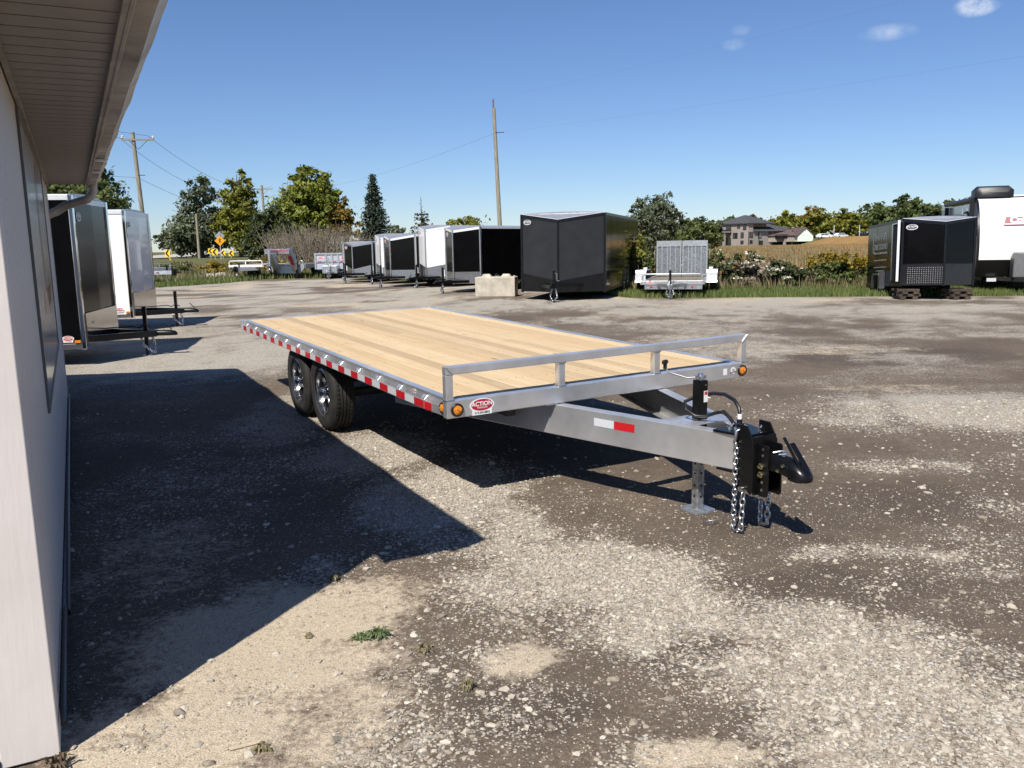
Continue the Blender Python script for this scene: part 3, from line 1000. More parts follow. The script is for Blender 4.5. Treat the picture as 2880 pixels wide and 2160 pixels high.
# deck planks, lengthwise, each its own object
NP = 18
pw = (TW - .19) / NP
pl_mesh = {}
for k in range(NP):
    x0 = .095 + k * pw
    cuts = [.062, TL_ - .05]
    if k % 5 == 2: cuts = [.062, 2.2 + .17 * k % 1.9, TL_ - .05]
    for i in range(len(cuts) - 1):
        y0, y1 = cuts[i] + (.0015 if i else 0), cuts[i + 1] - (.0015 if i < len(cuts) - 2 else 0)
        o = MB().bx(0.0020, pw - .0020, 0, y1 - y0, 0, .036).build('plank', PLANK, TR, bevel=.002, seg=1)
        o.location = (x0, y0, .659 + random.uniform(-.0012, .0012))
# screws heads rows
scr = MB()
for k in range(NP):
    for yy in np.arange(.5, TL_ - .2, 1.22):
        for dx in (.3, .7):
            scr.cyl((.095 + (k + dx) * pw, yy, .692), (.095 + (k + dx) * pw, yy, .6962), .0035, 6)
scr.build('deck_screws', DARKST, TR)['kind'] = 'stuff'
# front beam
MB().bx(0, TW, 0, .058, .588, ZT).build('front_beam', ALU, TR, bevel=.006, seg=3)
# side caps and webs
for sx, x0 in ((-1, 0), (1, TW)):
    a = lambda u: x0 - sx * u
    xa, xb = sorted((a(.040), a(.092)))
    MB().bx(xa, xb, .0595, TL_ - .052, .688, ZT).build('side_cap', ALU, TR, bevel=.004)
    xa, xb = sorted((a(.0425), a(.049)))
    MB().bx(xa, xb, .0595, TL_ - .052, .585, .6875).build('side_web', ALU2, TR)
    xa, xb = sorted((a(0), a(.009)))
    MB().bx(xa, xb, .345, TL_ - .01, .592, .652).build('rub_rail', ALU2, TR, bevel=.002)
    p0 = (a(.0045), .344, .622); p1 = (a(.0245), .064, .622)
    MB().bar(p0, p1, .009, .06).build('rub_rail_end', ALU2, TR)
    pk = None
    for yy in np.arange(.40, TL_ - .1, .43):
        xa, xb = sorted((a(.0092), a(.0422)))
        if pk is None:
            pm = MB()
            pm.prism([(a(.0092), .594), (a(.0422), .594), (a(.0422), .678), (a(.036), .678), (a(.0092), .650)], -.034, .034, 'y')
            pk = pm.build('stake_pocket', ALU2, TR, bevel=.0015, seg=1)
            pk.location = (0, yy, 0)
            wl = MB().tube([(a(.012), -.042, .655), (a(.014), 0, .6555), (a(.012), .042, .655)], .0026, 6)
            wl.tube([(a(.040), -.04, .684), (a(.040), .04, .684)], .0024, 6)
            w0 = wl.build('weld_bead', WELD, pk, 60)
        else:
            p2 = copy_part(pk, TR, (0, yy, 0)); copy_part(w0, p2)
    # tape
    yy = .355; red = True
    while yy < TL_ - .1:
        l = .160 if red else .160
        xa, xb = sorted((a(-.0012), a(0)))
        MB().bx(xa, xb, yy, min(yy + l, TL_ - .015), .597, .647).build('reflector_tape', REDT if red else WHTT, TR)
        yy += l; red = not red
d = Vector((.020, -.28, 0)).normalized()
MB().bar((-.001 + .001, .335, .622), (.0065, .245, .622), .0105, .05).build('reflector_tape', REDT, TR)
MB().bx(0, TW, TL_ - .05, TL_, .588, ZT).build('rear_beam', ALU, TR, bevel=.005)
# headache rail
RZ = .92
MB().bx(0, TW, .002, .054, RZ - .054, RZ).build('top_rail', ALU, TR, bevel=.006, seg=3)
p0 = None
for px in (.0, .868 - .026, 1.69 - .026, TW - .052):
    end = px in (.0, TW - .052)
    if p0 is None:
        p0 = MB().bx(0, .052, .003, .053, ZT + .0005, RZ - .0545).build('rail_post', ALU, TR, bevel=.005)
        o = p0
    else:
        o = copy_part(p0, TR)
    o.location = (px, 0, 0)
    wb = MB()
    for zz in ((ZT + .003,) if end else (ZT + .003, RZ - .056)):
        wb.tube([(-.002, .0, zz), (.054, .0, zz), (.056, .055, zz), (-.003, .055, zz)], .0042, 6, closed=True)
    wb.build('weld_bead', WELD, o, 60)
# mitre welds at the two top corners
MB().tube([(.001, -.0005, RZ - .002), (.052, -.0005, RZ - .054)], .004, 6).build('weld_bead', WELD, TR, 60)
MB().tube([(TW - .001, -.0005, RZ - .002), (TW - .052, -.0005, RZ - .054)], .004, 6).build('weld_bead', WELD, TR, 60)


def marker_light(parent, c, axis='y', sgn=-1, r=.043, name='marker_light'):
    pr = [(r, 0), (r, .010), (r * .92, .015), (r * .74, .012), (r * .72, .002)]
    mb = MB().lathe([(q, h * sgn) for q, h in pr], axis, n=36)
    o = mb.build(name, BLKPL, parent, 35); o.location = c
    ln = MB().lathe([(r * .73, .004 * sgn), (r * .70, .014 * sgn), (r * .45, .019 * sgn), (.0005, .0205 * sgn)], axis, n=32)
    l = ln.build('lens', AMBER, o, 40)
    core = MB()
    for k in range(3):
        a = 2 * math.pi * k / 3
        cc = (r * .3 * math.cos(a), r * .3 * math.sin(a))
        if axis == 'y': core.cyl((cc[0], .016 * sgn, cc[1]), (cc[0], .0215 * sgn, cc[1]), .006, 10)
        else: core.cyl((.016 * sgn, cc[0], cc[1]), (.0215 * sgn, cc[0], cc[1]), .006, 10)
    core.build('lamp_core', AMBERP, o, 40)
    return o


marker_light(TR, (.072, 0, .640))
marker_light(TR, (TW - .045, 0, .642))
MB().prism([(.0255, .068), (.0255, .14), (.0435, .14), (.0435, .068)], .594, .684, 'z').build('light_bracket', ALU2, TR)
marker_light(TR, (.0255, .102, .640), 'x', -1, .038)
action_sticker(TR, frame((.25, -.0005, .642), (1, 0, 0), (0, 0, 1)), .178)
# round badge 20 and white label
bd = link('badge', MB().prism(ell(.026, .026, 32), 0, .001, 'z').mesh('badge'), STW, TR)
bd.matrix_local = frame((2.435, -.0005, .650), (1, 0, 0), (0, 0, 1))
lettering('20', .026, STB, bd, Matrix.Translation((0, .002, .0016)), bold=.0005)
link('badge_ribbon', MB().prism([(-.03, -.020), (.03, -.012), (.03, -.006), (-.03, -.014)], .0012, .0022, 'z').mesh('badge_ribbon'), mat('badge_maroon', (.10, .02, .02), .4, 0, .05, 9), bd)
MB().bx(2.333, 2.371, -.0012, -.0002, .622, .672).build('label', STW, TR)
# small decal at the side web near the front
action_sticker(TR, frame((.0420, .60, .668), (0, -1, 0), (0, 0, 1)), .052)
# tongue: two channels converging
def channel(name, p0, p1, z0, z1, fl, sgn, parent, m):
    """C-channel, web on the line p0-p1, flanges of width fl turned to side sgn"""
    p0 = Vector((*p0, 0)); p1 = Vector((*p1, 0)); d = (p1 - p0).normalized(); n = Vector((-d.y, d.x, 0)) * sgn
    t = .011
    prof = [(0, z0), (fl, z0), (fl, z0 + t), (t, z0 + t), (t, z1 - t), (fl, z1 - t), (fl, z1), (0, z1)]
    mb = MB().loft([[p + n * u + Vector((0, 0, v)) for u, v in prof] for p in (p0, p1)])
    return mb.build(name, m, parent, bevel=.004)


ZB0, ZB1 = .375, .5835
channel('tongue_beam', (.30, 1.62), (1.228, -1.33), ZB0, ZB1, .075, 1, TR, ALU)
channel('tongue_beam', (2.29, 1.62), (1.362, -1.33), ZB0, ZB1, .075, -1, TR, ALU)
MB().bx(1.02, 1.57, -.52, -.46, .44, .50).build('tongue_crossmember', ALU2, TR, bevel=.004)
MB().bx(1.14, 1.45, -.99, -.79, .5845, .592).build('jack_plate', ALU2, TR, bevel=.002)
# red/white conspicuity marks on the tongue's outer face
def on_beam(t, side=-1):
    a = Vector((.30, 1.62)) if side < 0 else Vector((2.29, 1.62))
    b = Vector((1.228, -1.33)) if side < 0 else Vector((1.362, -1.33))
    return a + (b - a) * t
bd_ = (Vector((1.228, -1.33)) - Vector((.30, 1.62))).normalized()
for t0, t1, mm in ((.655, .706, WHTT), (.7065, .757, REDT)):
    a, b = on_beam(t0), on_beam(t1)
    q = Vector((-bd_.y, bd_.x)) * -.0012
    MB().bar((a.x + q.x, a.y + q.y, .513), (b.x + q.x, b.y + q.y, .513), .0012, .052).build('reflector_tape', mm, TR)
for s, xx in ((-1, .775), (1, 1.80)):
    MB().tube([(xx - .04, -.003, .588), (xx + .045, -.003, .588)], .005, 6).build('weld_bead', WELD, TR, 60)
# under frame
cm = None
for yy in np.arange(.45, 5.6, .405):
    if cm is None:
        cm = MB().bx(.06, TW - .06, -.025, .025, .600, .655).build('crossmember', ALU2, TR); cm.location = (0, yy, 0)
    else:
        copy_part(cm, TR, (0, yy, 0))
for xx in (.60, 1.92):
    MB().bx(xx, xx + .07, .3, 5.65, .47, .5995).build('main_rail', DARKST, TR)
AX = (2.80, 3.62)
RW = .362
for ya in AX:
    MB().cyl((.30, ya, RW + gz(CX, ya) - .02), (TW - .30, ya, RW + gz(CX, ya) - .02), .042, 12).build('axle', DARKST, TR, 40)
    for xx in (.635, 1.955):
        MB().tube([(xx, ya - .36, .46), (xx, ya - .15, .36), (xx, ya, .335), (xx, ya + .15, .36), (xx, ya + .36, .46)], .03, 6).build('leaf_spring', DARKST, TR)
    wheel(TR, (.152, ya, RW + gz(.152, ya)), RW, .215, -1)
    wheel(TR, (TW - .152, ya, RW + gz(TW - .152, ya)), RW, .215, 1)
# jack
JY = -.88
MB().bx(CX - .033, CX + .033, JY - .033, JY + .033, .40, .835).build('jack', BLKP, TR, bevel=.005)
gj = gz(CX, JY)
MB().bx(CX - .027, CX + .027, JY - .027, JY + .027, gj + .018, .3995).build('jack_leg', GALV, TR, bevel=.004)
hl = MB()
for zz in (.10, .17, .25, .31):
    hl.cyl((CX - .029, JY, zz), (CX - .0265, JY, zz), .008, 10).cyl((CX, JY - .029, zz), (CX, JY - .0265, zz), .008, 10)
hl.build('jack_leg_holes', BLKPL, TR)
MB().cyl((CX - .045, JY - .01, .262), (CX + .04, JY - .01, .262), .007, 8).build('jack_pin', ZINC, TR, 40)
ft = MB()
rng_ = []
for zz, s in ((.0, .082), (.004, .088), (.012, .088), (.020, .05)):
    rng_.append([(CX + a * s, JY + b * s, gj + zz) for a, b in ((-1, -.72), (-.72, -1), (.72, -1), (1, -.72), (1, .72), (.72, 1), (-.72, 1), (-1, .72))])
ft.loft(rng_).build('jack_foot', GALV, TR, 30)
MB().lathe([(.001, .875), (.018, .873), (.022, .86), (.022, .836)], 'z', (CX, JY, 0), 14).bx(CX - .03, CX + .03, JY - .018, JY + .018, .842, .862).build('jack_gearbox', ZINC, TR, 40)
MB().tube([(CX - .02, JY + .01, .852), (CX - .06, JY + .05, .845), (CX - .13, JY + .15, .875), (CX - .14, JY + .165, .91)], .0055, 8).build('crank_arm', mat('dull_steel', (.30, .30, .31), .45, .6, .1, 30), TR, 50)
MB().tube([(CX - .14, JY + .165, .895), (CX - .14, JY + .165, .925)], .012, 10).tube([(CX - .165, JY + .155, .932), (CX - .155, JY + .16, .936), (CX - .125, JY + .172, .936), (CX - .112, JY + .178, .932)], [.008, .0145, .0145, .008], 12).build('crank_knob', BLKPL, TR, 50)
MB().bx(CX - .0, CX + .031, JY - .0342, JY - .0332, .70, .77).build('warning_label', STW, TR)
MB().bx(CX + .004, CX + .028, JY - .0348, JY - .0343, .745, .766).build('warning_label_header', mat('label_red', (.5, .06, .06), .4, 0, .1, 50), TR)
MB().cyl((CX + .012, JY - .036, .806), (CX + .012, JY - .033, .806), .005, 8).build('jack_rivet', ZINC, TR)
# coupler plates
pt = MB().prism([(CX - .135, -1.14), (CX + .135, -1.14), (CX + .085, -1.36), (CX - .085, -1.36)], .5842, .598, 'z')
pt.build('coupler_top_plate', BLKP, TR, bevel=.002)
MB().prism([(CX - .12, -1.16), (CX + .12, -1.16), (CX + .085, -1.36), (CX - .085, -1.36)], .360, .3745, 'z').build('coupler_bottom_plate', BLKP, TR, bevel=.002)
for s in (-1, 1):
    # side cheek plates with chain slots at the top and hooks
    x0, x1 = sorted((CX + s * .082, CX + s * .094))
    MB().prism([(-1.285, .655), (-1.365, .655), (-1.42, .565), (-1.42, .285), (-1.40, .262), (-1.37, .285), (-1.335, .255), (-1.285, .275)], x0, x1, 'x').build('coupler_cheek', BLKP, TR, bevel=.003)
    x0, x1 = sorted((CX + s * .045, CX + s * .0575))
    MB().prism([(-1.42, .56), (-1.485, .56), (-1.495, .55), (-1.495, .275), (-1.485, .262), (-1.42, .262)], x0, x1, 'x').build('adjustment_channel_flange', BLKP, TR, bevel=.003)
    hb = MB()
    for zz in (.30, .345, .50, .535):
        hb.cyl((CX + s * .0578, -1.455, zz), (CX + s * .0585, -1.455, zz), .0085, 12)
    hb.build('adjustment_holes', POLISH, TR)
    for zz in (.392, .440):
        b_ = MB().lathe([(.001, 0.030 * s), (.010, .029 * s), (.011, .014 * s), (.0195, .014 * s), (.0205, .0 * s)], 'x', (CX + s * .0576, -1.455, zz), 6)
        b_.build('coupler_bolt', GOLDZ, TR, 30)
MB().bx(CX - .081, CX + .081, -1.42, -1.408, .262, .60).build('coupler_channel', BLKP, TR, bevel=.002)
MB().bx(CX - .081, CX + .081, -1.407, -1.37, .565, .575).build('coupler_gusset', BLKP, TR)
# ball coupler: lofted from neck to the rounded nose
cp = MB(); rings = []
for y, hw_, zt_, zb_ in ((-1.43, .045, .515, .425), (-1.50, .045, .515, .424), (-1.55, .046, .517, .424), (-1.59, .049, .516, .422), (-1.63, .057, .510, .420), (-1.67, .060, .496, .419), (-1.70, .055, .478, .418), (-1.724, .042, .458, .417), (-1.738, .020, .438, .417)):
    ring = []
    for k in range(14):
        a = math.pi * k / 13
        ring.append((CX + hw_ * math.cos(a), y, zb_ + (zt_ - zb_) * abs(math.sin(a)) ** .62))
    rings.append(ring)
cp.loft(rings).build('ball_coupler', BLKP, TR, 40)
MB().loft([[(CX + r_ * math.cos(a), -1.672 + r_ * 1.06 * math.sin(a), z) for a in [2 * math.pi * k / 24 for k in range(24)]] for r_, z in ((.058, .404), (.063, .407), (.063, .416), (.056, .422))]).build('coupler_lip', BLKP, TR, 40)
MB().bar((CX + .018, -1.705, .462), (CX + .018, -1.590, .590), .034, .010).build('coupler_latch', BLKP, TR, bevel=.003)
MB().bar((CX - .018, -1.69, .470), (CX - .018, -1.565, .622), .018, .010).build('coupler_handle', BLKP, TR, bevel=.003)
MB().tube([(CX - .025, -1.50, .523), (CX + .01, -1.53, .533), (CX + .03, -1.56, .527), (CX - .01, -1.575, .529), (CX - .03, -1.545, .523)], .005, 6).build('latch_pin', ZINC, TR, 50)
for yy, zz in ((-1.565, .440), (-1.60, .475)):
    MB().lathe([(.001, -.012), (.009, -.011), (.011, 0)], 'x', (CX - .0520, yy, zz), 8).build('coupler_bolt', GOLDZ, TR, 40)
# wiring plug post, loops of cable
MB().cyl((CX + .0, -1.215, .598), (CX + .0, -1.215, .655), .016, 12).build('plug_socket', BLKPL, TR, 40)
MB().cyl((CX, -1.215, .6555), (CX, -1.215, .685), .0135, 12).build('cable_collar', STW, TR, 40)
MB().tube([(CX + .033, JY, .735), (CX + .06, JY - .05, .752), (CX + .05, JY - .16, .765), (CX + .02, JY - .27, .752), (CX + .004, JY - .325, .715), (CX, JY - .335, .686)], .0115, 8).build('cable', HOSE, TR, 60)
MB().tube([(CX - .02, JY + .036, .72), (CX - .075, JY + .05, .70), (CX - .095, JY + .02, .655), (CX - .07, JY - .04, .625), (CX - .03, JY - .08, .625), (CX + .0, JY - .14, .655), (CX + .005, JY - .20, .672), (CX + .0, JY - .26, .645), (CX - .01, JY - .31, .612), (CX - .015, JY - .33, .602)], .0115, 8).build('cable', HOSE, TR, 60)
cl = MB()
for a, b in ((-.035, -1.22), (.04, -1.23), (.02, -1.185), (-.06, -1.20), (.07, -1.30), (-.05, -1.31)):
    cl.lathe([(.001, .614), (.010, .613), (.012, .598)], 'z', (CX + a, b, 0), 6)
cl.build('plate_bolts', ZINC, TR, 30)
for k, (a, b) in enumerate(((-.03, -1.19), (.03, -1.205), (.0, -1.25))):
    MB().tube([(CX + a - .02, b, .605), (CX + a, b - .008, .628), (CX + a + .02, b, .605)], .007, 6).build('cable_clamp', BLKPL, TR, 50)
# hooks and safety chains hanging to the ground
for s in (-1, 1):
    xh = CX + s * .105
    MB().tube([(xh - s * .03, -1.30, .60), (xh - s * .012, -1.305, .632), (xh + s * .004, -1.305, .615), (xh + s * .006, -1.30, .575), (xh + s * .002, -1.285, .548), (xh - s * .006, -1.275, .560)], [.007, .011, .013, .012, .009, .006], 8).build('chain_hook', ZINC, TR, 60)
    gb = gz(xh, -1.33)
    yb_ = -1.30
    chain(TR, [(xh, yb_, .545), (xh + s * .003, yb_ + .002, gb + .012)], .040, .0048)
    chain(TR, [(xh - s * .004, yb_ - .06, .268), (xh, yb_ - .055, gb + .03), (xh + s * .002, yb_ - .02, gb + .012)], .046, .0052)
    MB().lathe([(.001, .020 * s), (.016, .018 * s), (.017, 0)], 'x', (CX + s * .0945, -1.345, .285), 12).build('chain_bolt', ZINC, TR, 40)
MB().tube([(CX - .06, -1.27, .37), (CX - .05, -1.25, .25), (CX - .05, -1.22, .10), (CX - .07, -1.17, .045), (CX - .12, -1.12, .03), (CX - .15, -1.09, .02), (CX - .17, -1.12, .018), (CX - .13, -1.16, .03), (CX - .08, -1.14, .04)], .0022, 5).build('breakaway_cable', ZINC, TR, 60)

# ------------------------------------------------------------------ enclosed trailers
DIAM = mat('diamond_plate', (.50, .50, .51), .22, .95, .1, 12, bmp=.5, bscale=45, bdist=.006)
DIAMB = mat('black_diamond_plate', (.02, .02, .022), .25, .2, .15, 12, bmp=.5, bscale=30, bdist=.006, coat=.3)
DIAMW = mat('white_diamond_plate', (.70, .71, .74), .3, .3, .08, 12, bmp=.4, bscale=45, bdist=.006)


def tongue_set(T, n, W, zf, jack_h=.95, reach=.85, m=BLKP, chains=True, zinc=False):
    """A-frame, coupler, jack with foot, two chains, ahead of the body"""
    yt = -n - reach
    for s in (-1, 1):
        MB().bar((s * W * .38, .25, zf), (s * .045, yt + .12, zf), .06, .10).build('tongue_beam', m, T, bevel=.004)
    cp = MB(); rings = []
    for dy, hw_, zt_, zb_ in ((.14, .05, .05, -.04), (0, .05, .05, -.04), (-.10, .055, .045, -.04), (-.17, .045, .03, -.04), (-.20, .02, .0, -.04)):
        rings.append([(hw_ * math.cos(math.pi * k / 9), yt + dy, zf + zb_ + (zt_ - zb_) * abs(math.sin(math.pi * k / 9)) ** .6) for k in range(10)])
    cp.loft(rings).build('ball_coupler', m, T, 40)
    MB().bar((0, yt - .12, zf + .05), (0, yt - .02, zf + .16), .03, .012).build('coupler_latch', m, T)
    jy = yt + .28
    MB().bx(-.03, .03, jy - .03, jy + .03, .16, jack_h).build('jack', m, T, bevel=.004)
    MB().bx(-.022, .022, jy - .022, jy + .022, .012, .1595).build('jack_leg', GALV if zinc else DARKST, T)
    MB().bx(-.08, .08, jy - .07, jy + .07, .0, .0115).build('jack_foot', GALV, T)
    MB().tube([(.03, jy, jack_h - .1), (.09, jy, jack_h - .1), (.09, jy, jack_h - .32), (.17, jy, jack_h - .32)], .008, 6).build('jack_crank', GALV, T, 60)
    if chains:
        chain(T, [(-.06, yt + .35, zf - .03), (-.12, yt + .30, .18), (-.02, yt + .18, .05)], .055, .008)
        chain(T, [(.06, yt + .20, zf - .03), (.12, yt + .18, .16), (.01, yt + .16, .05)], .055, .008)
    MB().tube([(.05, .0 - n, zf + .1), (.12, yt + .5, zf + .12), (-.03, yt + .36, zf + .10), (-.07, yt + .28, zf + .16), (.0, yt + .2, zf + .1)], .010, 6).build('cable', HOSE, T, 60)


def enclosed(label, C, phi, W, Lg, n, zb, zt, drop, side, front, guard, trim, guard_top=(.55, .55), tandem=False, pitch=0.0, group=None,
             decal='oval', trim_roof=None, jack_h=.95, zf=.42, post=None, fender=None, reach=.85, tongue=True, rimr=.60, name='cargo_trailer', rim=None):
    T = empty(name, (C[0], C[1], 0), -phi)
    if pitch:
        T.rotation_euler = (pitch, 0, -phi)
    tag(T, label, 'trailer', group)
    hw_ = W / 2
    post = post or trim
    troof = trim_roof or trim
    MB().bx(-hw_, hw_, 0.0, Lg, zb, zt).build('body', side, T)
    # seams on the sides
    for s in (-1, 1):
        for k in range(1, int(Lg / 1.22) + 1):
            if k * 1.22 + .02 < Lg:
                MB().bx(min(s * hw_, s * (hw_ + .003)), max(s * hw_, s * (hw_ + .003)), k * 1.22 - .012, k * 1.22 + .012, zb + .08, zt - .10).build('panel_seam', side, T)
        x0, x1 = sorted((s * hw_, s * (hw_ + .012)))
        MB().bx(x0, x1, 0.03, Lg, zt - .075, zt + .004).build('top_trim', troof, T, bevel=.003)
        MB().bx(x0, x1, 0.03, Lg, zb - .02, zb + .06).build('bottom_trim', trim, T, bevel=.003)
    zt1 = zt - drop
    # nose panels
    for s, fm in ((-1, front[0]), (1, front[1])):
        a = Vector((s * hw_, -.001, 0)); b = Vector((0, -n, 0))
        nrm = Vector((s * n, -hw_, 0)).normalized()
        def quad(z0a, z0b, z1a, z1b, off, th):
            i, o = nrm * (off - th), nrm * off
            return MB().add([a + i + Vector((0, 0, z0a)), b + i + Vector((0, 0, z0b)), b + i + Vector((0, 0, z1b)), a + i + Vector((0, 0, z1a)),
                             a + o + Vector((0, 0, z0a)), b + o + Vector((0, 0, z0b)), b + o + Vector((0, 0, z1b)), a + o + Vector((0, 0, z1a))],
                            [(0, 1, 2, 3), (4, 5, 6, 7), (0, 1, 5, 4), (1, 2, 6, 5), (2, 3, 7, 6), (3, 0, 4, 7)])
        quad(zb, zb, zt - .001, zt1, 0, .03).build('nose_panel', fm, T)
        if guard:
            quad(zb + .004, zb + .004, guard_top[0], guard_top[1], .005, .0045).build('stone_guard', guard, T)
            quad(guard_top[0], guard_top[1], guard_top[0] + .022, guard_top[1] + .022, .009, .0085).build('guard_trim', trim, T)
        quad(zt - .085, zt1 - .085, zt - .003, zt1 - .003, .010, .0095).build('nose_top_trim', troof, T)
        p_ = a + nrm * 0
        MB().bx(s * hw_ - .035, s * hw_ + .035, -.035, .035, zb - .03, zt + .003).build('corner_post', post, T, bevel=.012)
    if n > .1:
        MB().bx(-.028, .028, -n - .028, -n + .02, zb - .02, zt1 + .003).build('nose_post', post, T, bevel=.01)
        MB().add([(-hw_, 0, zt + .005), (hw_, 0, zt + .005), (0, -n - .01, zt1 + .006), (-hw_, 0, zt - .03), (hw_, 0, zt - .03), (0, -n - .01, zt1 - .03)],
                 [(0, 1, 2), (5, 4, 3), (0, 2, 5, 3), (2, 1, 4, 5), (1, 0, 3, 4)]).build('nose_roof', ROOFM, T)
    # bowed roof
    rf = MB()
    prof = [(-hw_ - .005, zt + .004)] + [(x * hw_, zt + .006 + .05 * (1 - x * x)) for x in (-.9, -.5, 0, .5, .9)] + [(hw_ + .005, zt + .004)]
    rf.prism(prof, 0.012, Lg, 'y').build('roof', ROOFM, T)
    if tongue:
        tongue_set(T, n, W, zf, jack_h, reach)
    R = .34
    ys = (Lg * .58 - .42, Lg * .58 + .42) if tandem else (Lg * .58,)
    for y in ys:
        MB().cyl((-hw_ + .12, y, R), (hw_ - .12, y, R), .04, 10).build('axle', DARKST, T)
        for s in (-1, 1):
            xw = s * (hw_ + (.12 if fender else -.082))
            wheel(T, (xw, y, R), R, .20, s, rim, rimr)
    if fender:
        for s in (-1, 1):
            y0, y1 = ys[0] - .45, ys[-1] + .45
            x0, x1 = sorted((s * (hw_ + .013), s * (hw_ + .25)))
            MB().prism([(y0 - .04, R - .12), (y0, R - .12), (y0 + .12, R + .36), (y1 - .12, R + .36), (y1, R - .12), (y1 + .04, R - .12), (y1 - .09, R + .385), (y0 + .09, R + .385)], x0, x1, 'x').build('fender', fender, T)
    elif tandem:
        for s in (-1, 1):
            x0, x1 = sorted((s * (hw_ - .02), s * (hw_ + .004)))
            MB().prism([(ys[0] - .42, zb - .02), (ys[0] - .34, R + .34), (ys[0] - .2, R + .45), (ys[1] + .2, R + .45), (ys[1] + .34, R + .34), (ys[1] + .42, zb - .02)], x0, x1, 'x').build('wheel_well', BLKPL, T)
    # small lights high on the nose
    if decal and n > .1:
        u = Vector((hw_, -n, 0)).normalized()
        ctr = Vector((-hw_, 0, 0)) + u * .24
        nr = Vector((-n, -hw_, 0)).normalized()
        action_sticker(T, frame((ctr.x + nr.x * .004, ctr.y + nr.y * .004, zt - .26), u, (0, 0, 1)), .30, decal == 'dark', None)
    return T


e10 = math.radians(16)
CH = enclosed('large charcoal V-nose cargo trailer with black lower panels', (1.62, 25.9), e10, 2.58, 7.4, .68, .26, 2.60, .20, BLKG, (CHARC, CHARC), BLKM, TRIMB,
              (.80, .58), True, group=None, decal='dark', trim_roof=TRIMB, post=TRIMB, zf=.46)
MB().prism(ell(.055, .16, 20, .12, 2.18), 1.291, 1.300, 'x').build('side_marker', TRIMB, CH)
# white piping along the charcoal nose roof edge
for s in (-1, 1):
    MB().bar((s * 1.29, -.012, 2.607), (0, -.70, 2.407), .02, .012).build('roof_piping', TRIMW, CH)
enclosed('black V-nose cargo trailer with silver trim behind the concrete block', (-1.70, 31.05), math.radians(40), 1.72, 5.6, .52, .34, 2.36, .12, BLKG, (BLKG, BLKG), DIAM, TRIMS, (.74, .74), False, trim_roof=TRIMW)
enclosed('tall white V-nose cargo trailer between two black trailers', (-3.12, 35.7), math.radians(40), 1.92, 5.5, .55, .36, 2.52, .14, WHITEP, (WHITEP, WHITEP), DIAM, TRIMS, (.98, .80), False, trim_roof=TRIMW, post=TRIMS)
enclosed('black V-nose cargo trailer left of the tall white one', (-4.75, 36.8), math.radians(40), 1.95, 4.6, .55, .34, 2.20, .16, BLKG, (BLKG, BLKG), DIAM, TRIMS, (.70, .70), False, trim_roof=TRIMW)
enclosed('white V-nose cargo trailer half hidden behind a black one', (-5.65, 40.0), math.radians(40), 1.9, 4.6, .55, .34, 2.28, .15, WHITEP, (WHITEP, WHITEP), DIAM, TRIMS, (.95, .75), False, trim_roof=TRIMW)
enclosed('low black V-nose cargo trailer at the far left of the row', (-7.5, 42.2), math.radians(30), 1.8, 3.8, .45, .32, 1.96, .14, BLKG, (BLKG, BLKG), DIAM, TRIMS, (.85, .62), False, trim_roof=TRIMS)
enclosed('white cargo trailer showing only a sliver behind the low black one', (-8.15, 45.2), math.radians(30), 1.8, 3.6, .45, .32, 1.98, .14, WHITEP, (WHITEP, WHITEP), DIAM, TRIMS, (.85, .62), False, decal=None)


def flat_nose(label, C, a, W, zb, zt, drop, side, front, white):
    """flat-fronted cargo trailer; C = near front corner, a = forward direction angle from +x"""
    F = Vector((math.cos(a), math.sin(a))); Lr = Vector((-math.sin(a), math.cos(a)))
    ctr = Vector(C) + Lr * W / 2
    phi = math.atan2(-F.x, -F.y)
    T = enclosed(label, (ctr.x, ctr.y), phi, W, 3.6, .03, zb, zt, 0.02, side, (front, front), None, TRIMS, tandem=False, decal=None, trim_roof=TRIMW, post=CHROME, zf=.36, jack_h=.80, reach=.92)
    hw_ = W / 2
    # polished stone guard low on the flat front
    MB().bx(-hw_ + .04, hw_ - .04, -.050, -.034, zb + .0, zb + .50).build('stone_guard', mat('polished_plate', (.55, .54, .53), .12, 1.0, .08, 5, bmp=.25, bscale=40, bdist=.004), T)
    return T, phi, hw_


B1, ph1, hw1 = flat_nose('black flat-front cargo trailer with chrome corner beside the building', (-6.358, 12.479), .215, 2.0, .275, 2.50, .0, BLKG, mat('black_front_skin', (.004, .004, .0048), .16, 0, .2, 2, spec=.06), False)
# this side (viewer's side) is local +x or -x: find the one nearer the camera
def near_side(T, hw_):
    bpy.context.view_layer.update()
    a = (T.matrix_world @ Vector((hw_, 0, 0))).length; b = (T.matrix_world @ Vector((-hw_, 0, 0))).length
    return 1 if a < b else -1
s1 = near_side(B1, hw1)
uu = Vector((0, -1, 0)) if s1 < 0 else Vector((0, 1, 0))
action_sticker(B1, frame((s1 * (hw1 + .014), .215, .405), uu, (0, 0, 1)), .165)
x0, x1 = sorted((s1 * (hw1 + .012), s1 * (hw1 + .03)))
MB().bx(x0, x1, .04, .125, .345, .385).build('marker_light', AMBER, B1, bevel=.004)
lettering('A352', .05, STB, B1, frame((-.62 * s1 * -1 if s1 < 0 else -.62, -.0515, .62), (1, 0, 0), (0, 0, 1)))
B2, ph2, hw2 = flat_nose('white flat-front cargo trailer with chrome corner, second from the building', (-7.94, 17.672), .17, 2.0, .33, 2.52, .0, WHITEP, mat('shaded_white_front', (.60, .61, .66), .2, 0, .03, 3, coat=.5), True)  # front skin greyed and blued: its shade is put into the white
s2 = near_side(B2, hw2)
action_sticker(B2, frame((s2 * (hw2 + .014), .235, .475), (0, -1, 0) if s2 < 0 else (0, 1, 0), (0, 0, 1)), .165)
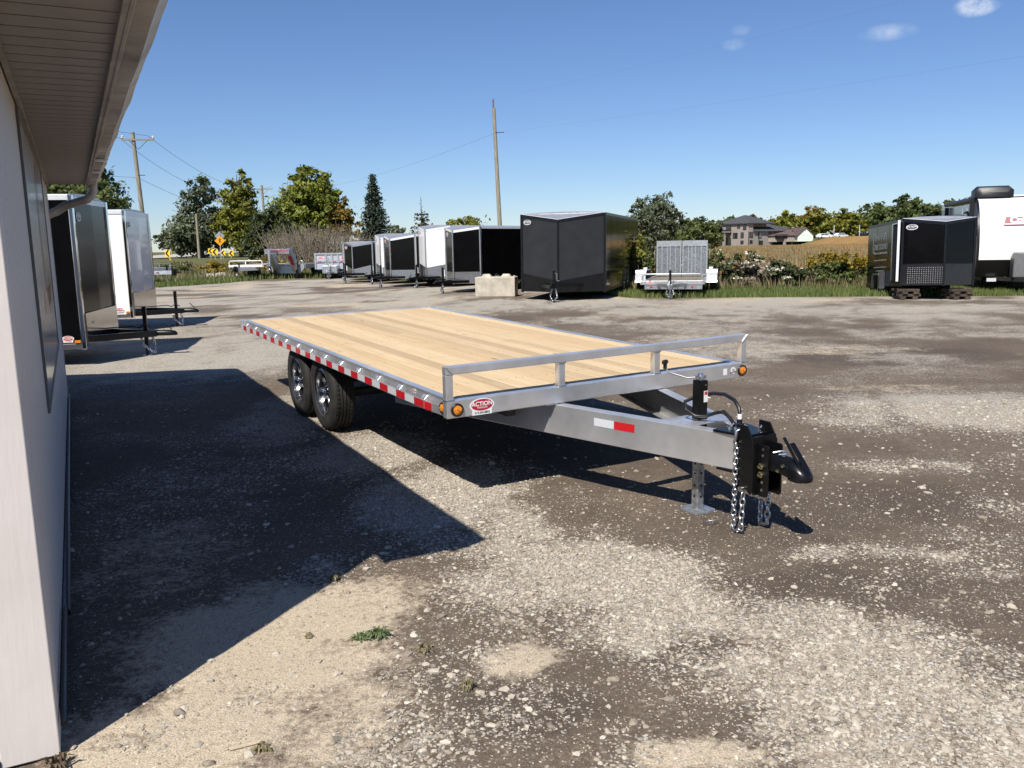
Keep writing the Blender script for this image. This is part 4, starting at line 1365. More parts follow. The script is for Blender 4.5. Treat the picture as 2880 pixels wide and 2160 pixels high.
x0, x1 = sorted((s2 * (hw2 + .012), s2 * (hw2 + .03)))
MB().bx(x0, x1, .04, .12, .405, .445).build('marker_light', AMBER, B2, bevel=.004)
for zz in (.75, 1.30, 1.85, 2.2):
    x0, x1 = sorted((s2 * hw2, s2 * (hw2 + .02)))
    MB().bx(x0, x1, .38, .43, zz - .045, zz + .05).bx(x0, x1, .33, .38, zz - .02, zz + .03).build('door_hinge', GALV, B2, bevel=.004)
lab = action_sticker(B2, frame((-.72 if s2 > 0 else .0, -.0325, 2.22), (1, 0, 0), (0, 0, 1)), .26, True, None)
lab.location.x = s2 * .78
lab1 = action_sticker(B1, frame((s1 * .78, -.0325, 2.18), (1, 0, 0), (0, 0, 1)), .26, True, None)

# black trailer on timber cribbing with its side door open
T12 = enclosed('black V-nose cargo trailer with open side door on timber cribbing', (11.88, 23.55), math.radians(8), 1.90, 3.4, .52, .37, 2.22, .14, BLKG, (BLKG, BLKG), DIAMB, TRIMB, (.95, .95),
               False, pitch=math.radians(-2.6), decal='dark', trim_roof=TRIMB, post=TRIMB, fender=None, tongue=False)
for s in (-1, 1):
    MB().bar((s * .95, -.012, 2.228), (0, -.54, 2.088), .02, .012).build('roof_piping', TRIMW, T12)
    x0, x1 = sorted((s * 1.014, s * 1.06))
MB().bx(-0.958, -0.942, .22, .82, .52, 2.10).build('doorway', mat('painted_dark_opening', (.004, .004, .005), .8, 0, .2, 3), T12)  # near-black slab on the solid side paints the unlit opening
MB().bx(-0.972, -0.959, .15, .215, .50, 2.14).bx(-0.972, -0.959, .825, .885, .50, 2.14).bx(-0.972, -0.959, .2155, .8245, 2.102, 2.14).build('door_frame', TRIMS, T12, bevel=.003)
dr = MB().bx(0, .62, -.045, -.003, .52, 2.12).build('door', BLKG, T12); dr.location = (-0.975, .15, 0); dr.rotation_euler = (0, 0, math.radians(-106.8))
MB().bx(-.004, .006, -.052, .001, .50, 2.14).bx(.6205, .634, -.055, .006, .49, 2.15).build('door_edge_trim', TRIMW, dr)
MB().bx(-1.04, -0.976, .10, .145, .50, 2.16).build('door_edge', TRIMS, T12, bevel=.006)
MB().prism([(1.55, .30), (1.58, .62), (1.65, .74), (2.25, .74), (2.33, .62), (2.38, .30), (2.30, .30), (2.2, .68), (1.68, .68), (1.62, .30)], -1.1, -0.953, 'x').build('fender', mat('fender_plate', (.30, .30, .31), .3, .9, .1, 9), T12)
MB().bx(-1.11, -0.96, 1.47, 1.545, .28, .78).build('fender_flap', MATS['fender_plate'], T12)
# diamond relief studs on the lower nose guard
st = MB()
u = Vector((.95, -.52, 0)).normalized(); nr = Vector((-.52, -0.95, 0)).normalized()
for i in range(16):
    for j in range(9):
        p = Vector((-0.95, 0, 0)) + u * (.18 + i * .058) + nr * .0052; z = .44 + j * .052
        st.add([p + u * .016 + Vector((0, 0, z)), p + Vector((0, 0, z + .012)), p - u * .016 + Vector((0, 0, z)), p + Vector((0, 0, z - .012)), p + nr * .005 + Vector((0, 0, z))],
               [(0, 1, 4), (1, 2, 4), (2, 3, 4), (3, 0, 4)])
st.build('plate_studs', mat('stud_steel', (.14, .14, .15), .25, .6, .1, 20), T12)['kind'] = 'stuff'
SGN = mat('pale_vinyl', (.34, .36, .38), .3, .3, .08, 10)
for txt, sz, y_, z_, b_ in (("SHANNE'S", .27, 2.02, 1.82, .004), ('DISK SOUND', .235, 2.02, 1.52, .004)):
    lettering(txt, sz, SGN, T12, frame((-0.9565, y_, z_), (0, -1, 0), (0, 0, 1)), bold=b_)
for z_, y0_, y1_, hh in ((1.34, 1.35, 2.68, .05), (1.13, 1.4, 2.66, .035), (.92, 1.42, 2.64, .04), (.81, 1.62, 2.44, .04)):
    mk = MB(); yy = y0_
    while yy < y1_:
        l_ = random.uniform(.02, .05)
        mk.bx(-.956, -.9525, yy, yy + l_, z_ - hh / 2, z_ + hh / 2 * random.uniform(.5, 1)); yy += l_ + random.uniform(.012, .05)
    mk.build('small_print', SGN, T12)['kind'] = 'stuff'
lg = MB().bx(-0.956, -0.9525, 2.80, 2.83, 1.36, 1.95).bx(-0.956, -0.9525, 2.62, 2.7995, 1.92, 1.95).bx(-0.956, -0.9525, 2.62, 2.7995, 1.36, 1.39)
lg.build('sign_border', SGN, T12)


def crib(C, rz, label, n=5, s=1.0):
    K = empty('timber_cribbing', (C[0], C[1], 0), rz); tag(K, label, 'timber stack', 'timber cribbing under the black trailer')
    for k in range(n):
        for j in (-1, 1):
            if k % 2: b = MB().bx(-.30 * s, .30 * s, j * .17 - .07, j * .17 + .07, 0, .068)
            else: b = MB().bx(j * .17 - .07, j * .17 + .07, -.30 * s, .30 * s, 0, .068)
            o = b.build('timber', LUMB, K, bevel=.005); o.location = (random.uniform(-.03, .03), random.uniform(-.03, .03), .002 + k * .070); o.rotation_euler.z = random.uniform(-.05, .05)
    return K


crib((11.15, 23.75), -.1, 'timber cribbing stack under the open door side of the black trailer', 4)
crib((12.35, 23.35), .1, 'timber cribbing stack under the right side of the black trailer', 4)

# ------------------------------------------------------------------ travel trailer at the right edge
RV = empty('travel_trailer', (13.97, 25.4, 0), -math.radians(20))
tag(RV, 'white fronted travel trailer with red logo and black lower half', 'camper')
curve = [(.16, .50), (.06, .75), (.015, 1.0), (.0, 1.25), (.03, 1.55), (.11, 1.9), (.25, 2.25), (.46, 2.55), (.70, 2.76), (.95, 2.84)]
RVW, RVL = 2.44, 8.6
GREYS = mat('grey_sidewall', (.36, .37, .39), .3, 0, .05, 3, coat=.4)
MB().prism(curve + [(RVL, 2.90), (RVL, .50)], .006, RVW - .006, 'x').build('body', GREYS, RV, 25)


def front_strip(a, b, off, name, m, x0=.0, x1=RVW):
    pts = [p for p in curve if a - 1e-6 <= p[1] <= b + 1e-6]
    outer = [(y - off, z) for y, z in pts]
    inner = [(y + .03, z) for y, z in reversed(pts)]
    return MB().prism(outer + inner, x0, x1, 'x').build(name, m, RV, 25)


i_ = [p[1] for p in curve]
front_strip(1.0, 2.84, .010, 'front_cap', WHITEP, .02, RVW - .02)
front_strip(.50, 1.0, .012, 'lower_front_panel', mat('black_front_panel', (.005, .005, .005), .4, 0, .15, 5, spec=.3), .02, RVW - .02)
for x0, x1 in ((-.012, .05), (RVW - .05, RVW + .012)):
    front_strip(.50, 2.84, .018, 'edge_moulding', TRIMB, x0, x1)
sd = lambda poly, nm, m, off=.0: MB().prism(poly, -.004 - off, .0055, 'x').build(nm, m, RV)
sd([(.15, .52), (.06, .78), (1.6, .78), (1.6, .52)], 'lower_side_skirt', BLKM)
sd([(.20, 2.0), (1.1, 1.98), (1.1, 2.12), (.26, 2.16)], 'side_stripe', BLKM)
sd([(.22, 2.20), (.45, 2.50), (.66, 2.70), (3.5, 2.72), (3.5, 2.24)], 'pale_side_panel', mat('pale_sidewall', (.62, .63, .65), .3, 0, .04, 3, coat=.4))
fr_ = MB().prism([(.42, .86), (.80, .86), (.84, .90), (.84, 1.40), (.80, 1.44), (.42, 1.44), (.38, 1.40), (.38, .90)], -.010, -.0045, 'x').build('hatch', BLKPL, RV)
MB().prism([(.44, .92), (.78, .92), (.78, 1.38), (.44, 1.38)], -.016, -.0105, 'x').build('hatch_panel', GREYS, fr_)
sd([(.16, 1.62), (.30, 1.90), (.32, 1.88), (.19, 1.61)], 'grab_handle', BLKPL, .02)
for y in (2.2, 3.1):
    sd([(y, 2.30), (y + .26, 2.30), (y + .26, 2.58), (y + .13, 2.64), (y, 2.58)], 'side_window', GLASS, .006)
MB().cyl((-.10, .95, 2.80), (-.10, 6.6, 2.86), .075, 14).build('awning_roll', BLKPL, RV, 50)
for y in (1.0, 6.55):
    MB().bx(-.14, -.005, y - .04, y + .04, 2.0, 2.76).build('awning_arm', BLKPL, RV)
MB().tube([(-.10, 1.0, 2.2), (-.12, 1.5, 2.45), (-.10, 2.1, 2.45)], .04, 8).build('awning_brace', BLKPL, RV, 50)
ac = MB(); rings = []
for y, h, w in ((1.75, .16, .40), (1.85, .30, .52), (2.2, .36, .54), (2.6, .34, .52), (2.75, .20, .42)):
    rings.append([(.50 + w * a, y - .9, 2.86 + h * b) for a, b in ((-1, 0), (-1, .7), (-.8, 1), (.8, 1), (1, .7), (1, 0))])
ac.loft(rings).build('air_conditioner', BLKPL, RV, 40)
for k, y in enumerate((3.2, 4.3, 5.4)):
    MB().loft([[(.55 + a * w, y + b * w, 2.87 + h) for a, b in ((-1, -1), (1, -1), (1, 1), (-1, 1))] for w, h in ((.24, .0), (.26, .10), (.22, .18))]).build('roof_vent', BLKPL, RV)
MB().bx(.05, RVW - .05, 1.0, RVL - .1, 2.875, 2.92).build('roof', TRIMW, RV)
# logo on the front cap
nrm = Vector((0, -1.0, .27)).normalized(); up_ = Vector((0, .40, 1.0)).normalized()
LM = frame((1.27, .184, 2.13), (1, 0, 0), up_)
LM.translation += Vector((0, -.028, 0))
lp = link('logo_plate', MB().prism([(-.60, -.13), (.62, -.13), (.66, .13), (-.55, .13)], 0, .004, 'z').mesh('logo_plate'), LOGOR, RV); lp.matrix_local = LM
lettering('Coleman', .27, STW, lp, Matrix.Translation((.03, .022, .006)), bold=.012, spacing=.95)
link('logo_underline', MB().prism([(-.58, -.105), (.60, -.105), (.61, -.085), (-.57, -.085)], .0042, .006, 'z').mesh('logo_underline'), STW, lp)
lb = link('badge', MB().prism(ell(.17, .085, 28), 0, .004, 'z').mesh('badge'), STG, RV); lb.matrix_local = frame((1.46, .018, 1.60), (1, 0, 0), (0, .1, 1))
lettering('RV', .1, STW, lb, Matrix.Translation((0, 0, .006)), bold=.002)
MB().bx(.2, .26, .4, 6, .38, .4995).bx(RVW - .26, RVW - .2, .4, 6, .38, .4995).build('chassis_rails', DARKST, RV)
for y in (4.0, 4.9):
    wheel(RV, (.16, y, .36), .36, .21, -1); wheel(RV, (RVW - .16, y, .36), .36, .21, 1)
for s in (-1, 1):
    MB().bar((RVW / 2 + s * .9, .6, .44), (RVW / 2 + s * .05, -1.1, .44), .06, .11).build('tongue_beam', DARKST, RV)
# propane cover ahead of the front
cv = MB().loft([[(RVW / 2 + a * w, -.42 + b * .26, z) for a, b in ((-1, -1), (1, -1), (1, 1), (-1, 1))] for w, z in ((.37, .50), (.37, 1.05), (.31, 1.22))])
cv.build('propane_cover', mat('grey_plastic', (.14, .14, .145), .5, 0, .1, 5), RV, bevel=.03)
MB().bx(.30, .55, -.02, .10, .36, .46).build('marker_plate', WHTT, RV)
MB().cyl((1.0, .35, .33), (1.28, .35, .33), .33, 26).build('spare_tyre', RUB, RV, 40)
MB().bx(RVW / 2 - .04, RVW / 2 + .04, -1.0, -.92, .0, .75).build('jack', DARKST, RV)

# ------------------------------------------------------------------ concrete block
CB = empty('concrete_block', (-.45, 28.1, 0), math.radians(-9)); tag(CB, 'pale interlocking concrete block with two studs on top', 'concrete block')
cb = MB().loft([[(a * w, b * d, z) for a, b in ((-1, -1), (1, -1), (1, 1), (-1, 1))] for w, d, z in ((.64, .33, 0), (.66, .35, .03), (.66, .35, .64), (.645, .335, .66))])
cb.build('block', CONC, CB, bevel=.012)
for x in (-.33, .33):
    MB().loft([[(x + a * w, b * d, z) for a, b in ((-1, -1), (1, -1), (1, 1), (-1, 1))] for w, d, z in ((.165, .15, .6605), (.10, .09, .75))]).build('stud', CONC, CB, bevel=.01)
MB().tube([(-.06, 0, .655), (-.05, 0, .73), (0, 0, .755), (.05, 0, .73), (.06, 0, .655)], .008, 6).build('lifting_loop', DARKST, CB, 60)
for x in (-.02, .05, .58):
    o = MB().loft([[(x + .035 * r * math.cos(a), .06 + .03 * r * math.sin(a), .66 + z) for a in [1.05 * k for k in range(6)]] for r, z in ((1, 0), (.9, .02), (.4, .035))]).build('rubble', CONC, CB)

# ------------------------------------------------------------------ equipment trailer with two upright ramps
RT = empty('equipment_trailer', (4.95, 25.9, 0), -math.radians(15)); tag(RT, 'galvanised equipment trailer with two upright mesh ramp gates', 'trailer')
RWD = 1.86
GALVW = mat('pale_galvanised', (.50, .51, .52), .42, .65, .12, 14, bmp=.04, bscale=40)
MB().bx(-RWD / 2, RWD / 2, 0, .08, .40, .52).build('front_beam', GALVW, RT, bevel=.006)
MB().bx(-RWD / 2 + .1, RWD / 2 - .02, .02, .07, .26, .3995).build('lower_beam', GALV, RT)
for s in (-1, 1):
    MB().bx(s * RWD / 2 - .04, s * RWD / 2 + .04, .0805, 4.6, .40, .50).build('side_beam', GALVW, RT)
    MB().bx(s * .62 - .05, s * .62 + .03, .012, .0195, .30, .35).build('reflector', REDL, RT)
dk = MB().bx(-RWD / 2 + .045, RWD / 2 - .045, .0805, 4.6, .43, .47).build('deck', mat('grey_deck_boards', (.20, .17, .13), .8, 0, .2, 6), RT)
MB().tube([(-RWD / 2 + .03, .04, .52), (-RWD / 2 + .03, .04, .66), (-RWD / 2 + .10, .04, .72), (RWD / 2 - .10, .04, .72), (RWD / 2 - .03, .04, .66), (RWD / 2 - .03, .04, .52)], .028, 8).build('front_rail', GALVW, RT, 50)
action_sticker(RT, frame((-.66, -.002, .46), (1, 0, 0), (0, 0, 1)), .20, False, None)
for s in (-1, 1):
    for y in (2.2, 3.05):
        wheel(RT, (s * 1.18, y, .36), .36, .22, s)
    x0, x1 = sorted((s * (RWD / 2 + .045), s * 1.31))
    MB().prism([(1.62, .42), (1.66, .62), (1.82, .78), (3.4, .78), (3.58, .62), (3.62, .42), (3.60, .42), (3.56, .60), (3.39, .762), (1.83, .762), (1.68, .61), (1.64, .42)], x0, x1, 'x').build('fender', GALVW, RT)
    MB().prism([(1.62, .43), (1.80, .775), (1.62, .50)], x0, x1, 'x')
    MB().add([(x0, 1.60, .40), (x1, 1.60, .40), (x1, 1.79, .79), (x0, 1.79, .79), (x0, 1.615, .39), (x1, 1.615, .39), (x1, 1.81, .785), (x0, 1.81, .785)], [(0, 1, 2, 3), (4, 5, 6, 7), (0, 1, 5, 4), (1, 2, 6, 5), (2, 3, 7, 6), (3, 0, 4, 7)]).build('fender_front_plate', GALVW, RT)
    MB().bx(s * 1.08 - .06, s * 1.08 + .06, 2.6, 2.75, .785, .86).build('tie_down_box', TRIMW, RT)
    # ramp gate
    G = MB()
    xc = s * .455
    gw, z0, z1 = .44, .50, 1.74
    yb = 4.62
    Gf = MB().bx(xc - gw, xc - gw + .045, yb, yb + .04, z0, z1).bx(xc + gw - .045, xc + gw, yb, yb + .04, z0, z1).bx(xc - gw + .0455, xc + gw - .0455, yb, yb + .04, z0, z0 + .05).build('ramp_gate', GALVW, RT)
    MB().bx(xc - gw + .0455, xc + gw - .0455, yb + .001, yb + .02, z1 - .20, z1).build('gate_top_plate', GALVW, Gf)
    for xx in (-.24, -.05, .05, .24) if s < 0 else (-.22, -.10, .02, .22):
        MB().bx(xc + xx - .016, xc + xx + .016, yb - .002, yb + .03, z0 + .0505, z1 - .2005).build('gate_bar', GALVW, Gf)
    ms_ = MB()
    nn = 22
    xa, xb, za, zb_ = xc - gw + .045, xc + gw - .045, z0 + .05, z1 - .2
    wx, wz = xb - xa, zb_ - za
    stp = .048
    k = -int(wz / stp) - 1
    while k * stp < wx:
        for dirn in (1, -1):
            # diagonal across the rectangle, clipped
            xs0 = xa + k * stp
            t0 = max(0, -k * stp); t1 = min(wz, wx - k * stp)
            if t1 - t0 > .01:
                if dirn > 0: p0, p1 = (xs0 + t0, yb + .032, za + t0), (xs0 + t1, yb + .032, za + t1)
                else: p0, p1 = (xs0 + t0, yb + .036, zb_ - t0), (xs0 + t1, yb + .036, zb_ - t1)
                ms_.bar(p0, p1, .003, .017)
        k += 1
    ms_.build('expanded_mesh', GALV, Gf)['kind'] = 'stuff'
    xh = s * .90
    MB().tube([(xh, yb + .02, 1.40), (xh + s * .06, yb + .02, 1.40), (xh + s * .06, yb + .02, 1.10), (xh, yb + .02, 1.10)], .014, 6).build('gate_handle', GALVW, Gf, 50)
tongue_set(RT, .0, 1.4, .40, .80, .95, GALV, True, True)
MB().tube([(.05, -.7, .42), (.2, -.72, .36), (.3, -.75, .2), (.34, -.78, .12), (.28, -.80, .08), (.24, -.78, .14), (.3, -.74, .2)], .009, 6).build('plug_cable', HOSE, RT, 60)
MB().bx(-.033, .033, -.71, -.64, .42, .86).build('jack_tube', BLKP, RT)


# ------------------------------------------------------------------ far flat trailers
def flat_small(label, C, phi, W, Lg, zd, m, rail_m, boxy=False):
    T = empty('utility_trailer', (C[0], C[1], 0), -phi); tag(T, label, 'trailer')
    hw_ = W / 2
    MB().bx(-hw_, hw_, 0, .06, zd - .12, zd).build('front_beam', m, T)
    MB().bx(-hw_, hw_, .0605, Lg, zd - .05, zd - .005).build('deck', mat('far_plank_deck', (.42, .32, .20), .7, 0, .15, 5), T)
    for s in (-1, 1):
        MB().bx(s * hw_ - .03, s * hw_ + .03, .0605, Lg, zd - .12, zd + .002).build('side_beam', m, T)
    if boxy:
        MB().bx(-hw_, hw_, .0, .05, zd + .18, zd + .23).build('top_rail', rail_m, T)
        for x in (-hw_ + .025, -hw_ / 3, hw_ / 3, hw_ - .025):
            MB().bx(x - .025, x + .025, .0, .05, zd + .0005, zd + .1795).build('rail_post', rail_m, T)
    else:
        MB().tube([(-hw_ + .03, .03, zd), (-hw_ + .03, .03, zd + .17), (-hw_ + .10, .03, zd + .23), (hw_ - .10, .03, zd + .23), (hw_ - .03, .03, zd + .17), (hw_ - .03, .03, zd)], .03, 8).build('front_rail', rail_m, T, 50)
        MB().bx(-.03, .03, .01, .05, zd + .0005, zd + .21).build('rail_post', rail_m, T)
    for s in (-1, 1):
        MB().bar((s * W * .32, .3, zd - .22), (s * .05, -1.15, zd - .22), .07, .19).build('tongue_beam', m, T)
    MB().bx(-.09, .09, -1.34, -1.18, zd - .38, zd - .05).build('coupler_plate', BLKP, T)
    MB().bx(-.05, .05, -1.58, -1.345, zd - .26, zd - .17).build('ball_coupler', BLKP, T, bevel=.03)
    MB().bx(-.033, .033, -.85, -.78, zd - .30, zd + .12).build('jack', BLKP, T)
    MB().bx(-.025, .025, -.84, -.79, .01, zd - .3005).bx(-.09, .09, -.9, -.73, 0, .0095).build('jack_leg', GALV, T)
    for y in (Lg * .55 - .42, Lg * .55 + .42):
        for s in (-1, 1):
            wheel(T, (s * (hw_ - .14), y, .35), .35, .2, s)
    return T


flat_small('white railed flat trailer at the left end of the far row', (-15.15, 48.7), math.radians(8), 2.05, 5.5, .84, mat('white_painted_steel', (.72, .72, .71), .4, 0, .05, 6), MATS['white_painted_steel'])
lf = flat_small('aluminium flat trailer poking out behind the white cargo trailer', (-18.0, 43.0), math.radians(-68), 2.3, 4.5, .86, ALU2, ALU2, True)
MB().bx(-.5, .0, -.62, -.6, .60, .66).build('reflector', REDL, lf)

# gooseneck
GN = empty('gooseneck_trailer', (-12.95, 49.3, 0), -math.radians(15)); tag(GN, 'galvanised gooseneck trailer with tall arched neck in the far row', 'trailer')
MB().bx(-1.12, 1.12, 0, .08, .62, .82).build('bulkhead', GALVW, GN)
MB().prism([(-1.12, .62), (-.85, .30), (.85, .30), (1.12, .62)], .0, .08, 'y').build('bulkhead_skirt', GALVW, GN)
for x in np.arange(-1.0, 1.0, .34):
    MB().bx(x, x + .16, -.006, -.0005, .74, .79).build('reflector_tape', REDT, GN)
for s in (-1, 1):
    MB().add([(s * .62 + a * .16, y, z) for a, y, z in ((-1, -.05, .30), (1, -.05, .30), (1, -1.0, 1.70), (-1, -1.0, 1.70), (-1, .35, .30), (1, .35, .30), (1, -.70, 1.74), (-1, -.70, 1.74))],
             [(0, 1, 2, 3), (4, 5, 6, 7), (0, 1, 5, 4), (1, 2, 6, 5), (2, 3, 7, 6), (3, 0, 4, 7)]).build('neck_upright', GALV, GN)
    MB().bx(s * .72 - .06, s * .72 + .06, -.20, -.08, .03, .95).build('landing_jack', BLKP, GN)
    MB().bx(s * .72 - .11, s * .72 + .11, -.25, -.03, .0, .0295).build('jack_foot', BLKP, GN)
    MB().tube([(s * 1.02, .04, .82), (s * 1.02, .04, .98), (s * .92, .04, 1.04), (s * .84, .04, .98), (s * .84, .04, .82)], .02, 6).build('tie_ring', GALVW, GN, 50)
MB().bx(-.4605, .4605, -1.0, -.72, 1.46, 1.72).build('neck_crossbeam', GALV, GN)
MB().bx(-.78, .78, -1.02, -1.001, 1.44, 1.70).build('name_panel', GALV, GN)
lettering('WATERBUFFALO', .19, STR, GN, frame((.02, -1.0215, 1.60), (1, 0, 0), (0, 0, 1)), bold=.006)
red_b = MB().prism([(.0, -.30), (.10, -.28), (.07, -.12), (.13, .0), (.10, .14), (.14, .26), (.02, .34), (-.10, .28), (-.12, .1), (-.05, -.02), (-.10, -.16)], 0, .004, 'z')
rb = link('red_emblem', red_b.mesh('red_emblem'), STR, GN); rb.matrix_local = frame((.62, -.56, 1.02), (1, 0, 0), (0, -.56, .83))
MB().bx(-.10, .10, -1.9, -1.0205, 1.48, 1.64).build('neck_boom', GALV, GN)
MB().cyl((0, -1.85, .86), (0, -1.85, 1.50), .06, 12).build('coupler_tube', GALVW, GN, 40)
MB().cyl((0, -1.85, .76), (0, -1.85, .90), .085, 12).build('gooseneck_coupler', ZINC, GN, 40)
MB().bx(-1.1, 1.1, .085, 8.0, .70, .80).build('deck', MATS['grey_deck_boards'], GN)
for s in (-1, 1):
    MB().bx(s * 1.11 - .04, s * 1.11 + .04, .085, 8.0, .60, .84).build('side_beam', GALVW, GN)
    for y in (5.2, 6.1):
        wheel(GN, (s * .95, y, .38), .38, .24, s)
chain(GN, [(-.15, -1.8, 1.0), (-.2, -1.75, .5), (-.1, -1.7, .62)], .09, .012)

# dump trailer
DT = empty('dump_trailer', (-10.15, 48.6, 0), -math.radians(4)); tag(DT, 'silver high sided dump trailer with toolbox on its tongue', 'trailer')
SILV = mat('silver_painted_steel', (.52, .56, .62), .35, .4, .08, 6)
MB().bx(-1.0, 1.0, 0, .06, .52, 1.36).build('front_panel', SILV, DT)
for s in (-1, 1):
    MB().bx(s * .97 - .03, s * .97 + .03, .0605, 4.2, .52, 1.36).build('side_panel', SILV, DT)
for x in (-.97, -.35, .0, .35, .97):
    MB().bx(x - .045, x + .045, -.05, -.0005, .52, 1.36).build('panel_rib', GALVW, DT)
MB().bx(-1.03, 1.03, -.06, .07, 1.3605, 1.44).build('top_rail', GALVW, DT)
MB().bx(-1.03, 1.03, -.062, -.0505, .92, .99).build('mid_rail', GALVW, DT)
for x in np.arange(-.8, .8, .42):
    MB().bx(x, x + .2, -.066, -.0625, .935, .975).build('reflector_tape', REDT, DT)
action_sticker(DT, frame((-.66, -.002, 1.14), (1, 0, 0), (0, 0, 1)), .36, False, None)
action_sticker(DT, frame((.64, -.002, 1.14), (1, 0, 0), (0, 0, 1)), .40, False, None)
MB().bx(-.42, .42, -.62, -.10, .30, .72).build('toolbox', GALV, DT, bevel=.01)
tongue_set(DT, .0, 1.7, .36, 1.20, 1.1, GALVW, True, True)
for y in (2.3, 3.1):
    for s in (-1, 1):
        wheel(DT, (s * 1.0, y, .36), .36, .22, s)
MB().bx(-.9, .9, .2, 4.2, .40, .5195).build('chassis', DARKST, DT)

# ------------------------------------------------------------------ signs
def TZ(x, y):
    return float(terrain(np.array([float(x)]), np.array([float(y)]))[0])


POST = mat('steel_sign_post', (.42, .41, .38), .6, .3, .1, 5)
def sign_frame(x, y, rz):
    return empty('x', (x, y, TZ(x, y)), rz)


def diamond_sign(label, x, y, zc, half, rz, walker=True, back=True):
    S = empty('warning_sign', (x, y, TZ(x, y)), rz); tag(S, label, 'road sign', 'diamond warning signs')
    z = zc - TZ(x, y)
    MB().bx(-.045, .045, .012, .09, 0, z + half * (1.55 if back else 1.0)).build('post', POST, S)
    MB().prism([(0, z - half), (half, z), (0, z + half), (-half, z)], -.004, .0, 'y').build('sign_plate', SIGNY, S)
    if back:
        zz = z + half * .92
        MB().prism([(0, zz - half * .95), (half * .95, zz), (0, zz + half * .95), (-half * .95, zz)], .095, .10, 'y').build('rear_plate', SIGNB, S)
    if walker:
        q = half * .9
        P = [(ell(.11 * q, .11 * q, 12, .04 * q, .48 * q)), [(-.10, .36), (.10, .36), (.12, .02), (-.08, .02)], [(-.08, .04), (.10, .04), (-.16, -.52), (-.30, -.52)],
             [(-.02, .04), (.12, .04), (.34, -.50), (.22, -.54)], [(-.10, .36), (-.10, .24), (-.34, .02), (-.40, .10)], [(.10, .36), (.10, .24), (.36, .12), (.38, .20)]]
        sm = MB()
        for i, p in enumerate(P):
            pts = p if i == 0 else [(a * q, b * q) for a, b in p]
            sm.prism([(a, b + z) for a, b in pts], -.0085 - i * .0006, -.0045, 'y')
        sm.build('walking_figure', STB, S)
    return S


diamond_sign('orange diamond pedestrian sign with grey plate behind it by the chevrons', -31.55, 93, 2.75, .55, .2)
diamond_sign('small distant orange diamond sign on the road crest', -57.3, 150, 3.05, .46, .25, True, False)


def chevron(label, x, y, zc, w, h, rz, lean=0.0, post=POST):
    S = empty('chevron_sign', (x, y, TZ(x, y)), rz); tag(S, label, 'road sign', 'yellow chevron signs')
    z = zc - TZ(x, y)
    MB().bar((lean, .03, -.1), (0, .03, z), .07, .07).build('post', post, S)
    MB().bx(-w / 2, w / 2, -.004, .004, z - h / 2, z + h / 2).build('sign_plate', CHEVY, S)
    a = w * .46
    MB().prism([(-a * .95, z), (a * .10, z + h * .47), (a * .85, z + h * .47), (-a * .1, z), (a * .85, z - h * .47), (a * .10, z - h * .47)], -.009, -.0045, 'y').build('chevron_mark', STB, S)


chevron('yellow chevron board leftmost of the four under the trees', -36.86, 105, 1.67, .55, .62, .1)
chevron('largest yellow chevron board beside the pedestrian sign', -33.92, 98, 1.54, .60, .75, .1)
chevron('yellow chevron board just right of the pedestrian sign', -35.34, 105, 1.40, .55, .62, .1)
chevron('yellow chevron board rightmost of the four', -34.35, 105, 1.34, .60, .68, .1)
chevron('leaning yellow chevron board on a bent yellow post by the road', -37.36, 93, 1.50, .58, .78, -.1, .35, CHEVY)

# ------------------------------------------------------------------ poles and wires
INS = mat('porcelain_insulator', (.55, .56, .58), .25, 0, .05, 6)
def pole(label, x, y, top, r, lean=(0, 0), arm=0.0, rz=0.0, ins=False, low=None):
    P = empty('utility_pole', (x, y, TZ(x, y)), rz); tag(P, label, 'utility pole', 'wooden utility poles')
    h = top - TZ(x, y)
    MB().tube([(lean[0] * t, lean[1] * t, h * t) for t in (0, .25, .5, .75, 1)], [r * 1.35, r * 1.25, r * 1.15, r * 1.05, r], 14).build('pole_shaft', POLEW, P, 50)
    if arm:
        MB().bx(-arm, arm, -.20, -.09, h - .62, h - .49).build('crossarm', POLEW, P)
        for s in (-1, 1):
            MB().bar((s * arm * .55, -.14, h - .62), (0, -.14, h - 1.25), .03, .03).build('brace', DARKST, P)
            MB().lathe([(.04, 0), (.10, .04), (.06, .10), (.10, .14), (.05, .22), (.001, .24)], 'z', (s * arm * .93, -.145, h - .49), 12).build('insulator', INS, P, 40)
    if ins:
        mb = MB()
        for k in range(5):
            mb.lathe([(.03, k * .12), (.095, k * .12 + .02), (.03, k * .12 + .07)], 'z', (lean[0] - .02, 0, h + .02), 12)
        mb.cyl((lean[0] - .02, 0, h - .1), (lean[0] - .02, 0, h + .66), .03, 8)
        mb.build('insulator', mat('brown_insulator', (.22, .15, .16), .3, 0, .1, 6), P, 40)
    if low:
        MB().bx(-.30, .30, -.14, -.10, low - .02, low + .03).build('wire_bracket', DARKST, P)
    return P


pole('wooden utility pole with crossarm above the white cargo trailer', -27.6, 65, 10.5, .14, (-.35, 0), 1.15, .25, low=7.2)
pole('wooden utility pole with crossarm above the yellow-green tree', -35.0, 123, 10.8, .16, (-.2, 0), 1.30, .1, low=8.0)
pole('tall bare utility pole with stacked insulator behind the cargo trailers', -.55, 60, 11.0, .125, (-.38, 0), 0, 0, True, low=9.35)
pole('thin distant utility pole by the road', -59.5, 150, 7.0, .12, (-.1, 0), .4, .2)
pole('thin utility pole against the dark tree', -40.1, 110, 6.4, .14, (0, 0), 0, 0)

